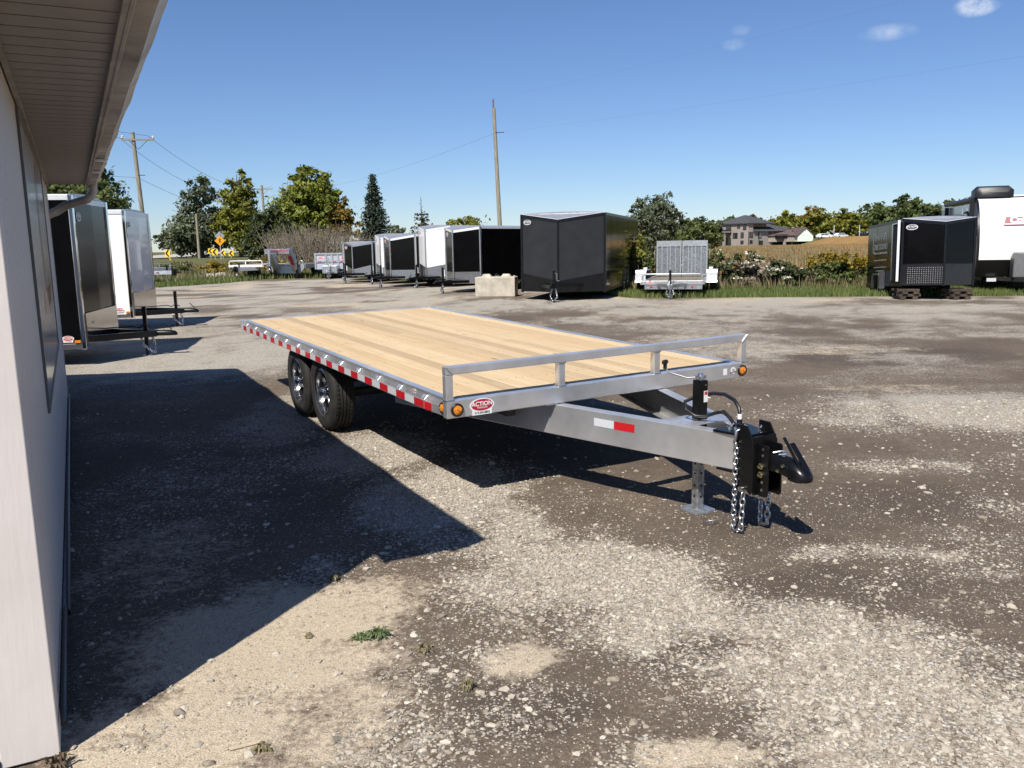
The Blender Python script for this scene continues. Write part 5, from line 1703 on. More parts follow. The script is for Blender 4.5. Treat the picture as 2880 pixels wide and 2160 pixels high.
WIRE = mat('power_line', (.10, .11, .13), .6, 0, .1, 3)
def wire(a, b, sag, label, r=.012):
    pts = []
    for k in range(25):
        t = k / 24
        pts.append((a[0] + (b[0] - a[0]) * t, a[1] + (b[1] - a[1]) * t, a[2] + (b[2] - a[2]) * t - sag * 4 * t * (1 - t)))
    o = MB().tube(pts, r, 5).build('power_line', WIRE, None, 60)
    tag(o, label, 'wire', 'overhead power lines')


wire((-26.9, 65.1, 10.25), (-33.8, 123, 10.6), 1.7, 'overhead wire between the two crossarm poles, upper strand', .014)
wire((-28.9, 64.8, 10.1), (-36.2, 123, 10.5), 2.2, 'overhead wire between the two crossarm poles, lower strand', .014)
wire((-27.8, 64.9, 7.2), (-35.0, 123, 8.0), 1.4, 'low service wire between the two crossarm poles', .012)
wire((-28.9, 64.8, 10.1), (-33, 22, 10.2), .7, 'overhead wire running left behind the building, front strand', .012)
wire((-26.9, 65.1, 10.25), (-30.6, 22, 10.4), .7, 'overhead wire running left behind the building, rear strand', .012)
wire((-27.9, 64.9, 7.2), (-32, 22, 7.4), .6, 'low wire running left behind the building', .010)
wire((-.7, 59.9, 9.36), (60, 10, 12.5), .9, 'long thin wire crossing the sky to the right of the tall pole', .0028)
wire((-.95, 60, 11.6), (44, -6, 12.0), .8, 'uppermost thin wire running from the tall pole insulator', .002)
wire((-.9, 60.1, 9.36), (-33.8, 123, 9.9), 1.1, 'thin wire falling left from the tall pole', .006)
wire((-35, 123, 10.4), (-59.5, 190, 9.5), 1.6, 'far wire beyond the second pole', .012)

# lattice tower far away
TWR = empty('lattice_tower', (-193, 520, TZ(-193, 520)), 0); tag(TWR, 'faint lattice transmission tower on the horizon', 'tower')
mb = MB()
H = 20
for a, b in ((-1, -1), (1, -1), (1, 1), (-1, 1)):
    mb.bar((a * 2.2, b * 2.2, 0), (a * .5, b * .5, H), .16, .16)
for k in range(6):
    t0, t1 = k / 6, (k + 1) / 6
    w0, w1 = 2.2 - 1.7 * t0, 2.2 - 1.7 * t1
    mb.bar((-w0, -w0, H * t0), (w1, -w1, H * t1), .1, .1).bar((w0, -w0, H * t0), (-w1, -w1, H * t1), .1, .1)
mb.build('lattice', mat('tower_steel', (.30, .33, .37), .6, .3, .05, 2), TWR)
mb = MB()
for z, w in ((H - 1, 3.2), (H - 4, 4.6), (H - 7, 4.0)):
    mb.bar((-w, 0, z), (w, 0, z), .15, .25)
mb.build('tower_arms', MATS['tower_steel'], TWR)

# ------------------------------------------------------------------ house on the far side of the field
BRICKM = mat('grey_brown_brick', (.32, .275, .245), .9, 0, .12, 2.2, bmp=.2, bscale=12)
SHING = mat('dark_grey_shingles', (.060, .062, .068), .9, 0, .18, 1.4, bmp=.3, bscale=8)
HS = empty('brick_house', (78.4, 280, .1), math.radians(33)); tag(HS, 'large grey brick house with dark hipped roof beyond the field', 'house')
HX, HY = 21.5, 13.0
MB().bx(0, HX, 0, HY, 0, 5.2).build('wall', BRICKM, HS)
MB().bx(0, 11.5, 2.4, HY, 5.2005, 7.5).build('upper_wall', BRICKM, HS)
MB().bx(0, 2.2, 0, 2.399, 5.2005, 7.5).build('upper_wall', BRICKM, HS)


def hip(x0, x1, y0, y1, z0, z1, ov=.6, name='roof'):
    w = (y1 - y0) / 2
    a = min(w, (x1 - x0) / 2 - .8)
    P = [(x0 - ov, y0 - ov, z0), (x1 + ov, y0 - ov, z0), (x1 + ov, y1 + ov, z0), (x0 - ov, y1 + ov, z0), (x0 + a, (y0 + y1) / 2, z1), (x1 - a, (y0 + y1) / 2, z1)]
    Q = [(p[0], p[1], p[2] - .25) for p in P[:4]]
    return MB().add(P + Q, [(0, 1, 5, 4), (1, 2, 5), (2, 3, 4, 5), (3, 0, 4), (0, 1, 7, 6), (1, 2, 8, 7), (2, 3, 9, 8), (3, 0, 6, 9), (6, 7, 8, 9)]).build(name, SHING, HS)


hip(0, 11.5, 0, HY, 7.65, 10.4)
hip(11.0, HX, 1.2, HY - 1, 5.45, 7.6)
# skirt roof over the lower storey
MB().add([(2.2, -.7, 5.05), (HX + .6, -.7, 5.05), (HX - 1.5, 2.38, 6.5), (2.2, 2.38, 6.5), (2.2, -.7, 4.85), (HX + .6, -.7, 4.85), (HX - 1.5, 2.38, 5.25), (2.2, 2.38, 5.25)],
         [(0, 1, 2, 3), (4, 5, 6, 7), (0, 1, 5, 4), (1, 2, 6, 5), (2, 3, 7, 6), (3, 0, 4, 7)]).build('skirt_roof', SHING, HS)


def hwin(face, u, z, w, h):
    """window on the front (y=0) or left (x=0) face"""
    if face == 'f':
        f = MB().bx(u - w / 2 - .1, u + w / 2 + .1, -.07, -.002, z - h / 2 - .1, z + h / 2 + .1)
        g = MB().bx(u - w / 2, u + w / 2, -.09, -.0705, z - h / 2, z + h / 2)
    elif face == 'u':
        f = MB().bx(u - w / 2 - .1, u + w / 2 + .1, 2.33, 2.398, z - h / 2 - .1, z + h / 2 + .1)
        g = MB().bx(u - w / 2, u + w / 2, 2.31, 2.3295, z - h / 2, z + h / 2)
    else:
        f = MB().bx(-.07, -.002, u - w / 2 - .1, u + w / 2 + .1, z - h / 2 - .1, z + h / 2 + .1)
        g = MB().bx(-.09, -.0705, u - w / 2, u + w / 2, z - h / 2, z + h / 2)
    o = f.build('window', TRIMB, HS); g.build('pane', GLASS, o)


for u, z, w, h in ((1.4, 3.75, 1.6, 1.7), (5.6, 3.7, 1.5, 2.0), (10.6, 3.7, 1.3, 2.1), (1.4, 1.5, 1.2, .9), (6.2, 1.1, 1.6, 1.3), (13.0, 3.8, 1.2, 1.8), (15.0, 3.8, 1.0, 1.8), (17.6, 3.9, 1.3, 1.6)):
    hwin('f', u, z, w, h)
for u, z, w, h in ((5.2, 6.6, .6, 1.0), (9.4, 6.6, .6, 1.0)): hwin('u', u, z, w, h)
for u, z, w, h in ((1.6, 6.3, 1.2, 1.6), (4.2, 6.5, 1.0, 1.0), (2.6, 3.7, 1.1, 1.7), (5.6, 3.6, 1.9, 1.7), (2.6, 1.4, 1.1, 1.0), (8.5, 1.6, 2.0, 2.6), (8.6, 6.3, 2.0, 1.6)): hwin('l', u, z, w, h)
for u in (0.0, 5.0):
    MB().cyl((u + .05, -.12, 0), (u + .05, -.12, 4.9), .09, 8).build('downpipe', TRIMB, HS)
# balconies
def balcony(x0, x1, y0, y1, z, posts):
    MB().bx(x0, x1, y0, y1, z - .3, z).build('balcony_floor', TRIMB, HS)
    rl = MB()
    rl.bx(x0, x1, y0, y0 + .08, z + .95, z + 1.05).bx(x0, x0 + .08, y0, y1, z + .95, z + 1.05).bx(x1 - .08, x1, y0, y1, z + .95, z + 1.05)
    k = x0
    while k < x1: rl.bx(k, k + .06, y0 + .005, y0 + .07, z + .001, z + .949); k += .28
    k = y0
    while k < y1: rl.bx(x0 + .005, x0 + .07, k, k + .06, z + .001, z + .949); k += .28
    rl.build('balcony_railing', TRIMB, HS)
    for px, py in posts:
        MB().bx(px - .35, px + .35, py - .35, py + .35, 0, z - .301).build('pillar', BRICKM, HS)


balcony(11.8, 19.0, -3.2, -.1, 2.75, ((14.6, -2.8), (18.4, -2.8)))
balcony(-3.4, -.1, 7.2, 12.8, 4.6, ((-3.0, 7.7), (-3.0, 12.0)))
MB().bx(11.9, 18.9, -.06, -.003, .1, 2.4).build('dark_patio_doors', GLASS, HS)
MB().prism([(HX + .2, 0), (HX + 7, 0), (HX + 7, 1.9), (HX + 3.5, 1.9)], -3.5, -.3, 'y').build('retaining_wall', mat('pale_stone', (.58, .53, .44), .9, 0, .18, .8, bmp=.4, bscale=3), HS)
MB().bx(HX - 2.6, HX - 1.5, -.05, -.002, 1.9, 4.1).build('door', TRIMW, HS)
# pale barn
BN = empty('pale_barn', (96.0, 284, 1.45), math.radians(4)); tag(BN, 'pale mint gabled barn beside the brick house', 'barn')
MINT = mat('mint_white_siding', (.66, .74, .64), .6, 0, .04, 1.5)
BROOF = mat('brown_barn_roof', (.11, .075, .068), .8, 0, .15, 1.2)
MB().prism([(0, 0), (5.3, 0), (5.3, 2.1), (2.65, 4.5), (0, 2.1)], 0, 11, 'y').build('wall', MINT, BN)
for s in (-1, 1):
    a, b = (2.65, 4.52), (2.65 + s * 3.1, 1.72)
    MB().add([(a[0], -.4, a[1]), (b[0], -.4, b[1]), (b[0], 11.4, b[1]), (a[0], 11.4, a[1]), (a[0], -.4, a[1] + .18), (b[0], -.4, b[1] + .18), (b[0], 11.4, b[1] + .18), (a[0], 11.4, a[1] + .18)],
             [(0, 1, 2, 3), (4, 5, 6, 7), (0, 1, 5, 4), (1, 2, 6, 5), (2, 3, 7, 6), (3, 0, 4, 7)]).build('roof', BROOF, BN)
MB().bx(.1, 5.2, -.03, -.002, 1.95, 2.05).build('band', TRIMW, BN)
MB().prism(ell(.22, .22, 12, 2.65, 3.6), -.06, -.002, 'y').build('gable_vent', STG, BN)
MB().prism([(-9.5, 0), (0, 0), (0, 2.05), (-9.5, 2.05)], 2.0, 9, 'y').build('annex_wall', BRICKM, BN)
MB().add([(-10, 1.5, 2.06), (-.005, 1.5, 2.06), (-.005, 6, 3.9), (-10, 6, 3.9), (-10, 6, 2.06), (-.005, 6, 2.06)], [(0, 1, 2, 3), (3, 2, 5, 4), (0, 3, 4), (1, 5, 2), (0, 4, 5, 1)]).build('annex_roof', BROOF, BN)


def car(label, x, y, rz, m, s=1.0, group='cars parked by the barn'):
    K = empty('parked_car', (x, y, TZ(x, y)), rz); tag(K, label, 'car', group)
    body = MB().prism([(-2.3, .32), (2.3, .32), (2.38, .6), (2.3, .92), (1.35, 1.02), (.75, 1.55), (-1.6, 1.6), (-2.2, 1.05), (-2.36, .8)], -.88, .88, 'y')
    body.build('body', m, K, bevel=.08)
    for sd_ in (-1, 1):
        y0, y1 = sorted((sd_ * .881, sd_ * .89))
        MB().prism([(-1.9, 1.06), (-1.5, 1.48), (-.5, 1.47), (-.5, 1.06)], y0, y1, 'y').build('window', GLASS, K)
        MB().prism([(-.4, 1.06), (-.4, 1.46), (.68, 1.44), (1.15, 1.06)], y0, y1, 'y').build('window', GLASS, K)
        for wx in (-1.45, 1.5):
            MB().cyl((wx, sd_ * .70, .33), (wx, sd_ * .90, .33), .33, 16).build('wheel', RUB, K, 40)


car('white sport utility car parked nearest the barn', 103.6, 281, .25, WHITEP)
car('white sport utility car parked to the right, behind the first', 110.0, 283, .35, mat('pearl_white', (.66, .67, .70), .25, 0, .03, 3, coat=.6))
car('dark car parked beside the post near the trees', 119.0, 287, .15, BLKM)
CT = empty('canopy_cart', (121.8, 279, TZ(121.8, 279)), .2); tag(CT, 'cart with white canopy and yellow board above it at the field edge', 'cart')
MB().loft([[(a * w, b * .8, z) for a, b in ((-1, -1), (1, -1), (1, 1), (-1, 1))] for w, z in ((1.3, 1.5), (1.25, 1.9), (.95, 2.25))]).build('canopy', WHITEP, CT)
MB().bx(-1.0, 1.0, -.5, .5, 3.0, 3.2).build('yellow_board', CHEVY, CT)
for a in (-1, 1):
    for b in (-1, 1):
        MB().bx(a * .9 - .04, a * .9 + .04, b * .4 - .04, b * .4 + .04, 0, 2.9995).build('post', DARKST, CT)
MB().bx(-1.2, 1.2, -.7, .7, .3, .9).build('chassis', LUMB, CT)
for x in (108, 116.5):
    o = MB().cyl((0, 0, 0), (0, 0, 4.2), .09, 8).build('fence_post', TRIMW, None); o.location = (x, 284, TZ(x, 284)); tag(o, 'pale post standing %s the parked cars' % ('behind' if x < 110 else 'to the right of'), 'post', None)

# ------------------------------------------------------------------ foliage
def leaf_quads(cen, size, up=.35, aspect=.6, fold=True, out=None):
    """rhombic leaves at cen (N,3); size (N,)"""
    N = len(cen)
    nrm = RNG.normal(size=(N, 3)); nrm[:, 2] += up * 2
    if out is not None: nrm += out * .9
    nrm /= np.linalg.norm(nrm, axis=1)[:, None]
    t = RNG.normal(size=(N, 3)); t -= nrm * (t * nrm).sum(1)[:, None]; t /= np.linalg.norm(t, axis=1)[:, None]
    b = np.cross(nrm, t)
    s = size[:, None]
    a = aspect * RNG.uniform(.7, 1.3, (N, 1))
    v = np.stack([cen - t * s * .5, cen + b * s * a * .5 + nrm * s * .08, cen + t * s * .5, cen - b * s * a * .5 + nrm * s * .08], 1)
    f = np.arange(N * 4).reshape(N, 4)
    return v.reshape(-1, 3), f


def join_vf(lst):
    vs_, fs, o = [], [], 0
    for v, f in lst:
        vs_.append(v); fs.append(f + o); o += len(v)
    return np.concatenate(vs_), np.concatenate(fs)


def crown_points(lobes, n, clump=.30, inner=.18):
    """lobes (x,y,z,rx,ry,rz): uneven clumps over each lobe's surface plus a sparse inside"""
    L_ = np.array(lobes, float)
    area = (L_[:, 3] * L_[:, 4] + L_[:, 3] * L_[:, 5]); area /= area.sum()
    P, O = [], []
    for l, a in zip(L_, area):
        nl = int(n * a)
        nc = max(8, int(nl / 55))
        d = RNG.normal(size=(nc, 3)); d /= np.linalg.norm(d, axis=1)[:, None]
        rad = RNG.uniform(.62, 1.06, (nc, 1))
        cc = d * rad
        idx = RNG.integers(0, nc, nl)
        cr = RNG.uniform(.5, 1.3, nc) * clump
        q = RNG.normal(size=(nl, 3)) * cr[idx][:, None] * .5
        q[:, 2] *= .7
        p = cc[idx] + q
        k = RNG.random(nl) < inner
        p[k] *= RNG.uniform(.3, .9, (k.sum(), 1))
        P.append(l[:3] + p * l[3:6]); O.append(p / (np.linalg.norm(p, axis=1)[:, None] + 1e-6))
    return np.concatenate(P), np.concatenate(O)


def tree(name, label, group, base, lobes, n, leaf, lm, trunk_r=.25, limbs=True, stems=1, cat='tree', crown='crown', mats2=None):
    T = empty(name, base); tag(T, label, cat, group)
    P, O = crown_points(lobes, int(n * 1.7))
    sz = RNG.uniform(.6, 1.35, len(P)) * leaf * 1.1
    v, f = leaf_quads(P, sz, .25, .62, out=O)
    link(crown, fast_mesh(crown, v, f), lm, T)
    if mats2:
        lob2, n2, lm2 = mats2
        P, O = crown_points(lob2, n2); v, f = leaf_quads(P, RNG.uniform(.6, 1.35, len(P)) * leaf, .25, .62, out=O)
        link('turning_foliage', fast_mesh('turning_foliage', v, f), lm2, T)
    tk = MB()
    top = max(l[2] + l[5] * .5 for l in lobes)
    cx = sum(l[0] for l in lobes) / len(lobes) * .5; cy = sum(l[1] for l in lobes) / len(lobes) * .5
    for s in range(stems):
        ox, oy = (random.uniform(-.3, .3), random.uniform(-.3, .3)) if stems > 1 else (0, 0)
        tk.tube([(ox, oy, -.1), (ox + cx * .2, oy + cy * .2, top * .3), (ox + cx * .6, oy + cy * .6, top * .65), (cx, cy, top)], [trunk_r * 1.3, trunk_r, trunk_r * .6, trunk_r * .15], 8)
    if limbs:
        for l in lobes:
            z0 = min(top * .55, l[2] * .55)
            for _ in range(2):
                e = (l[0] + random.uniform(-.5, .5) * l[3], l[1] + random.uniform(-.5, .5) * l[4], l[2] + random.uniform(-.1, .6) * l[5])
                tk.tube([(cx * .4, cy * .4, z0), ((cx * .4 + e[0]) / 2, (cy * .4 + e[1]) / 2, (z0 + e[2]) / 2 + .2), e], [trunk_r * .5, trunk_r * .3, trunk_r * .08], 6)
    tk.build('trunk', BARK, T, 60)
    return T


def conifer(label, base, H, R, lm, n_wh=34, nb=9, dens=1.0, skip=0.0, bare_top=0.0, leaf=.30, name='spruce_tree', group='conifers'):
    T = empty(name, base); tag(T, label, 'tree', group)
    P, T_ = [], []
    tk = MB().tube([(0, 0, -.1), (0, 0, H * .5), (0, 0, H)], [R * .07, R * .045, .02], 8)
    for k in range(n_wh):
        t = (k + .5) / n_wh
        z = H * (.06 + .94 * t)
        r = R * (1 - t) ** .8 * random.uniform(.82, 1.12) + .08
        if t > 1 - bare_top: 
            tk.tube([(0, 0, z), (r * .6 * math.cos(k * 2.4), r * .6 * math.sin(k * 2.4), z + .15)], .012, 4); continue
        for j in range(nb):
            if random.random() < skip: continue
            a = 2 * math.pi * (j + random.random() * .7) / nb + k * .7
            rr = r * random.uniform(.75, 1.12)
            m = max(4, int(rr * 9 * dens))
            s = np.linspace(.12, 1, m)
            droop = -.22 * rr * s + .16 * rr * s ** 2.2
            x = rr * s * math.cos(a); y = rr * s * math.sin(a)
            w = RNG.normal(size=(m, 3)) * (.05 + .08 * rr * (1 - s))[:, None]
            P.append(np.c_[x, y, z + droop] + w)
            if k % 2 == 0: tk.tube([(0, 0, z), (rr * .9 * math.cos(a), rr * .9 * math.sin(a), z - .06 * rr)], [.03, .008], 4, cap=False)
    P = np.concatenate(P)
    P = np.concatenate([P, P + RNG.normal(size=P.shape) * .10])
    v, f = leaf_quads(P, RNG.uniform(.6, 1.3, len(P)) * leaf, .1, .42)
    link('crown', fast_mesh('crown', v, f), lm, T)
    tk.build('trunk', BARK, T, 60)
    return T


def B(x, y, dz=0.0):
    return (x, y, TZ(x, y) + dz)


# left cluster of trees behind the signs
conf = tree('spruce_tree', 'dark grey-green tree at the left of the roadside cluster', 'roadside trees', B(-41.2, 114), [(0, 0, 3.3, 3.9, 3.4, 3.0), (.3, .2, 6.6, 2.8, 2.6, 2.8), (.6, 0, 9.2, 1.6, 1.6, 1.8), (-2.2, .4, 2.5, 2.6, 2.4, 2.1)], 5200, .42, LF_SILV, .28)
tree('yellow_green_tree', 'tall yellow-green maple beside the pedestrian sign', 'roadside trees', B(-35.3, 112), [(0, 0, 3.0, 2.6, 2.6, 2.5), (.1, 0, 6.0, 2.5, 2.5, 2.4), (.2, 0, 8.6, 1.9, 1.9, 2.1), (-.5, .3, 4.6, 2.7, 2.4, 1.8), (.8, 0, 10.0, 1.0, 1.0, 1.2)], 5200, .40, LF_YEL, .25)
tree('dark_bush', 'dark green shrub tree in front of the big maple', 'roadside trees', B(-24.6, 88), [(0, 0, 2.5, 2.4, 2.2, 2.4), (-1.0, 0, 1.6, 1.9, 1.9, 1.7), (1.6, 0, 1.9, 1.8, 1.8, 1.9), (.3, 0, 4.0, 1.6, 1.6, 1.6), (2.8, 0, 1.5, 1.5, 1.5, 1.5)], 5600, .32, LF_DARK, .18, stems=3)
tree('maple_tree', 'broad yellow-green maple turning orange on its right side', 'roadside trees', B(-23.2, 100), [(-.6, 0, 5.4, 3.6, 3.4, 3.0), (-2.6, .2, 4.4, 2.6, 2.6, 2.4), (.2, 0, 7.6, 2.6, 2.6, 2.4), (1.6, .3, 5.2, 2.6, 2.6, 2.6), (-.9, -1.2, 3.4, 3.0, 2.4, 2.2), (2.2, .2, 7.0, 1.4, 1.4, 1.5), (-.5, 0, 9.3, 1.4, 1.4, 1.2)], 9000, .42, LF_MAPLE, .4,
     mats2=([(3.8, 0, 4.2, 2.2, 2.2, 2.2), (3.2, .2, 5.8, 1.5, 1.5, 1.4), (4.9, 0, 3.2, 1.4, 1.4, 1.6)], 2200, LF_MAPLE_O))
conifer('tall dark spruce to the right of the big maple', B(-12.9, 82), 8.4, 2.05, LF_NEED, 36, 10, 1.3, leaf=.30)
conifer('ragged pine with a bare leader above the white trailers', B(-9.0, 88), 6.8, 2.0, LF_PINE, 20, 7, 1.0, .30, .26, .34, 'pine_tree')
tree('small_tree', 'small pale green tree between the spruce and the ragged pine', 'roadside trees', B(-12.9, 98), [(0, 0, 3.0, 1.2, 1.2, 1.4), (.5, 0, 1.9, 1.4, 1.3, 1.1)], 900, .32, LF_SILV, .12)
tree('leafy_tree', 'round leafy treetop behind the black and white trailers', 'roadside trees', B(-3.6, 66), [(0, 0, 2.6, 1.9, 1.8, 1.3), (-1.0, 0, 2.0, 1.4, 1.4, 1.1), (1.2, 0, 2.0, 1.3, 1.3, 1.1), (.3, 0, 3.2, 1.0, 1.0, .8)], 3000, .24, LF_YEL, .18)
tree('leafy_tree', 'olive green tree showing above the roof end of the building', 'roadside trees', B(-25.3, 52), [(0, 0, 4.6, 2.0, 2.0, 2.6), (-2.0, 0, 4.4, 2.4, 2.2, 2.8), (.6, 0, 3.4, 1.6, 1.6, 2.0), (-.4, 0, 6.6, 1.5, 1.5, 1.5)], 7500, .26, LF_MID, .24)
tree('leafy_tree', 'wide tree half hidden by the soffit and black trailer', 'roadside trees', B(-30.0, 52), [(0, 0, 4.6, 2.6, 2.4, 3.0), (-2.4, 0, 4.0, 2.4, 2.2, 2.6)], 4500, .28, LF_DARK, .24)


# bare brown thicket
def thicket(label, base, w, h, n, seed):
    rr = np.random.default_rng(seed)
    T = empty('bare_thicket', base); tag(T, label, 'bush', 'bare brown bushes')
    mb = MB()
    for k in range(n):
        a = rr.uniform(0, 2 * math.pi); sp = rr.uniform(.1, 1.0)
        x0, y0 = w * .55 * sp * math.cos(a), w * .25 * sp * math.sin(a)
        ln = h * rr.uniform(.6, 1.05)
        tilt = rr.uniform(.0, .75); ta = math.atan2(y0, x0) + rr.normal() * .6
        pts = []
        for t in (0, .3, .6, 1.0):
            q = tilt * (t + .5 * t * t) * .6
            pts.append((x0 + ln * q * math.cos(ta) + rr.normal() * .05, y0 + ln * q * .5 * math.sin(ta) + rr.normal() * .05, ln * t * (1 - .25 * tilt * t)))
        mb.tube(pts, [.030, .022, .015, .006], 3, cap=False)
        for _ in range(3):
            i = rr.integers(1, 3); p = Vector(pts[i]); d = Vector((rr.normal() * .5, rr.normal() * .3, abs(rr.normal()) * .5 + .15)) * h * .25
            mb.tube([p, p + d * .6 + Vector((0, 0, .05)), p + d], [.014, .010, .005], 3, cap=False)
    mb.build('branches', mat('grey_brown_twigs', (.20, .165, .125), .9, 0, .25, 3), T)
    P = np.c_[rr.normal(size=900) * w * .30, rr.normal(size=900) * w * .14, rr.uniform(.15, .9, 900) * h * (1 - .35 * rr.random(900))]
    v, f = leaf_quads(P, rr.uniform(.08, .2, 900), .2, .6)
    link('dead_leaves', fast_mesh('dead_leaves', v, f), LF_BRN, T)


thicket('wide bare brown thicket in front of the maple', B(-17.0, 74), 6.6, 3.9, 420, 5)
thicket('smaller bare brown thicket behind the low black trailer', B(-12.0, 72), 3.6, 2.9, 200, 6)

# trees at the right of the charcoal trailer
tree('leafy_tree', 'open grey-green tree standing behind the ramp trailer', 'trees by the field', B(12.0, 72), [(0, 0, 3.6, 2.0, 2.0, 1.9), (-.9, 0, 3.0, 1.6, 1.6, 1.6), (1.2, 0, 3.0, 1.5, 1.5, 1.5), (.6, 0, 4.8, 1.3, 1.3, 1.0), (-.6, 0, 4.4, 1.2, 1.2, 1.0), (1.9, 0, 4.2, .7, .7, .6), (0, 0, 1.6, 2.1, 1.8, 1.2)], 4800, .24, LF_SILV, .22)
tree('leafy_tree', 'dark leaning tree beyond the ramp trailer', 'trees by the field', B(21.0, 95), [(0, 0, 2.2, 1.8, 1.6, 1.6), (1.5, 0, 2.8, 1.2, 1.2, 1.2), (-1.6, 0, 1.7, 1.5, 1.4, 1.2)], 2600, .28, LF_MID, .2)
tree('leafy_tree', 'thin brownish tree beside the dark leaning one', 'trees by the field', B(25.6, 110), [(0, 0, 2.4, 1.5, 1.4, 1.6), (.9, 0, 3.4, .9, .9, 1.0), (-1.2, 0, 1.7, 1.3, 1.2, 1.1)], 1700, .30, LF_PINE, .16)
conifer('small dark spruce left of the brick house', B(28.6, 128), 4.4, 1.5, LF_NEED, 20, 9, 1.0, leaf=.34)
tree('leafy_tree', 'rounded green tree standing on the lawn left of the house', 'trees by the field', B(46.5, 200), [(0, 0, 2.9, 3.0, 2.6, 2.3), (-2.0, 0, 2.2, 2.2, 2.2, 1.7), (1.8, 0, 2.2, 2.0, 2.0, 1.7)], 3000, .50, LF_MID, .3)
tree('leafy_tree', 'round dark tree in the gap above the ramp gates', 'trees by the field', B(30.5, 150), [(0, 0, 2.4, 2.6, 2.4, 2.2), (2.4, 0, 2.0, 2.0, 1.8, 1.7), (-3, 0, 1.9, 2.0, 2.0, 1.6)], 2200, .42, LF_MID, .25)


# far woods: single trees one can tell apart in the outline
def far_tree(label, x, y, h, w, lm, n=700, leaf=.9):
    lob = [(0, 0, h * .55, w, w, h * .40), (random.uniform(-.4, .4) * w, 0, h * .78, w * .6, w * .6, h * .22), (random.uniform(-.6, .6) * w, 0, h * .35, w * .9, w * .8, h * .3)]
    tree('woodland_tree', label, 'trees of the far wood', B(x, y), lob, n, leaf, lm, .35, False)


k = 0
cols = [LF_MID, LF_DARK, LF_YEL, LF_MID, LF_MAPLE_O, LF_MID]
words = ['green', 'dark green', 'yellowing', 'mid green', 'rusty', 'leafy']
ordn = ['first', 'second', 'third', 'fourth', 'fifth', 'sixth', 'seventh', 'eighth', 'ninth', 'tenth', 'eleventh', 'twelfth', 'thirteenth', 'fourteenth', 'fifteenth', 'sixteenth', 'seventeenth', 'eighteenth', 'nineteenth', 'twentieth',
        'twenty-first', 'twenty-second', 'twenty-third', 'twenty-fourth']
for i in range(24):
    x = 92 + i * 3.9; y = 322 + 16 * math.sin(i * 2.1)
    h = (10.0 if i < 12 else 13.0) + 1.5 * math.sin(i * 1.3) + (1.5 if 12 < i < 17 else 0)
    c_ = (2, 4, 2, 0, 4, 2, 4, 0, 2, 4, 0, 3, 0, 1, 0, 1, 3, 0, 1, 3, 0, 1, 3, 0)[i]
    far_tree('%s woodland tree, %s from the house in the wood at the right' % (words[c_], ordn[i]), x, y, h, 5.4, cols[c_], 1300, 1.1)
for i in range(14):
    x = 40 + i * 4.0; y = 330 + 12 * math.sin(i * 1.7)
    far_tree('%s woodland tree, %s from the left in the wood left of the house' % (words[i % 2], ordn[i]), x, y, 10.2 + 1.2 * math.sin(i * 2.2), 5.6, cols[i % 2], 1100, 1.1)
for i in range(9):
    x = -116 + i * 6.0; y = 290 + 8 * math.sin(i * 2.0)
    far_tree('dark tree beyond the road crest, %s from the left' % ordn[i], x, y, 7.2 + 1.5 * math.sin(i * 1.9 + 1) - (2.2 if i > 6 else 0), 4.4, LF_DARK, 1000, 1.0)


# shrubs and weeds along the lot edge on the right
def shrub(label, base, lobes, n, leaf, lm, extra=None, group='bushes along the lot edge', cat='bush'):
    T = empty('shrub', base); tag(T, label, cat, group)
    P, O = crown_points(lobes, n, .34, .3)
    P[:, 2] = np.maximum(P[:, 2], .03)
    v, f = leaf_quads(P, RNG.uniform(.6, 1.3, len(P)) * leaf, .3, .55, out=O)
    link('foliage', fast_mesh('foliage', v, f), lm, T)
    mb = MB()
    for l in lobes:
        for _ in range(9):
            a = (l[0] + random.uniform(-.3, .3) * l[3], l[1] + random.uniform(-.3, .3) * l[4], -.03)
            b = (l[0] + random.uniform(-.9, .9) * l[3], l[1] + random.uniform(-.9, .9) * l[4], l[2] + random.uniform(.2, 1.05) * l[5])
            mb.tube([a, ((a[0] + b[0]) / 2, (a[1] + b[1]) / 2, b[2] * .6), b], [.014, .010, .004], 4, cap=False)
    mb.build('stems', mat('shrub_stems', (.12, .085, .06), .9, 0, .2, 6), T)
    if extra:
        for nm, pts, sz, lm2 in extra:
            v, f = leaf_quads(pts, RNG.uniform(.6, 1.4, len(pts)) * sz, .8, .9)
            link(nm, fast_mesh(nm, v, f), lm2, T)['kind'] = 'stuff'
    return T


def flower_pts(lobes, n, topbias=.4):
    P, O = crown_points(lobes, n, .16, .02)
    return P[(O[:, 2] > topbias - .5)]


def sh_lobes(w, h, k=3):
    return [(random.uniform(-.5, .5) * w, random.uniform(-.3, .3) * w * .6, h * random.uniform(.35, .55), w * random.uniform(.45, .65), w * .45, h * random.uniform(.38, .52)) for _ in range(k)]


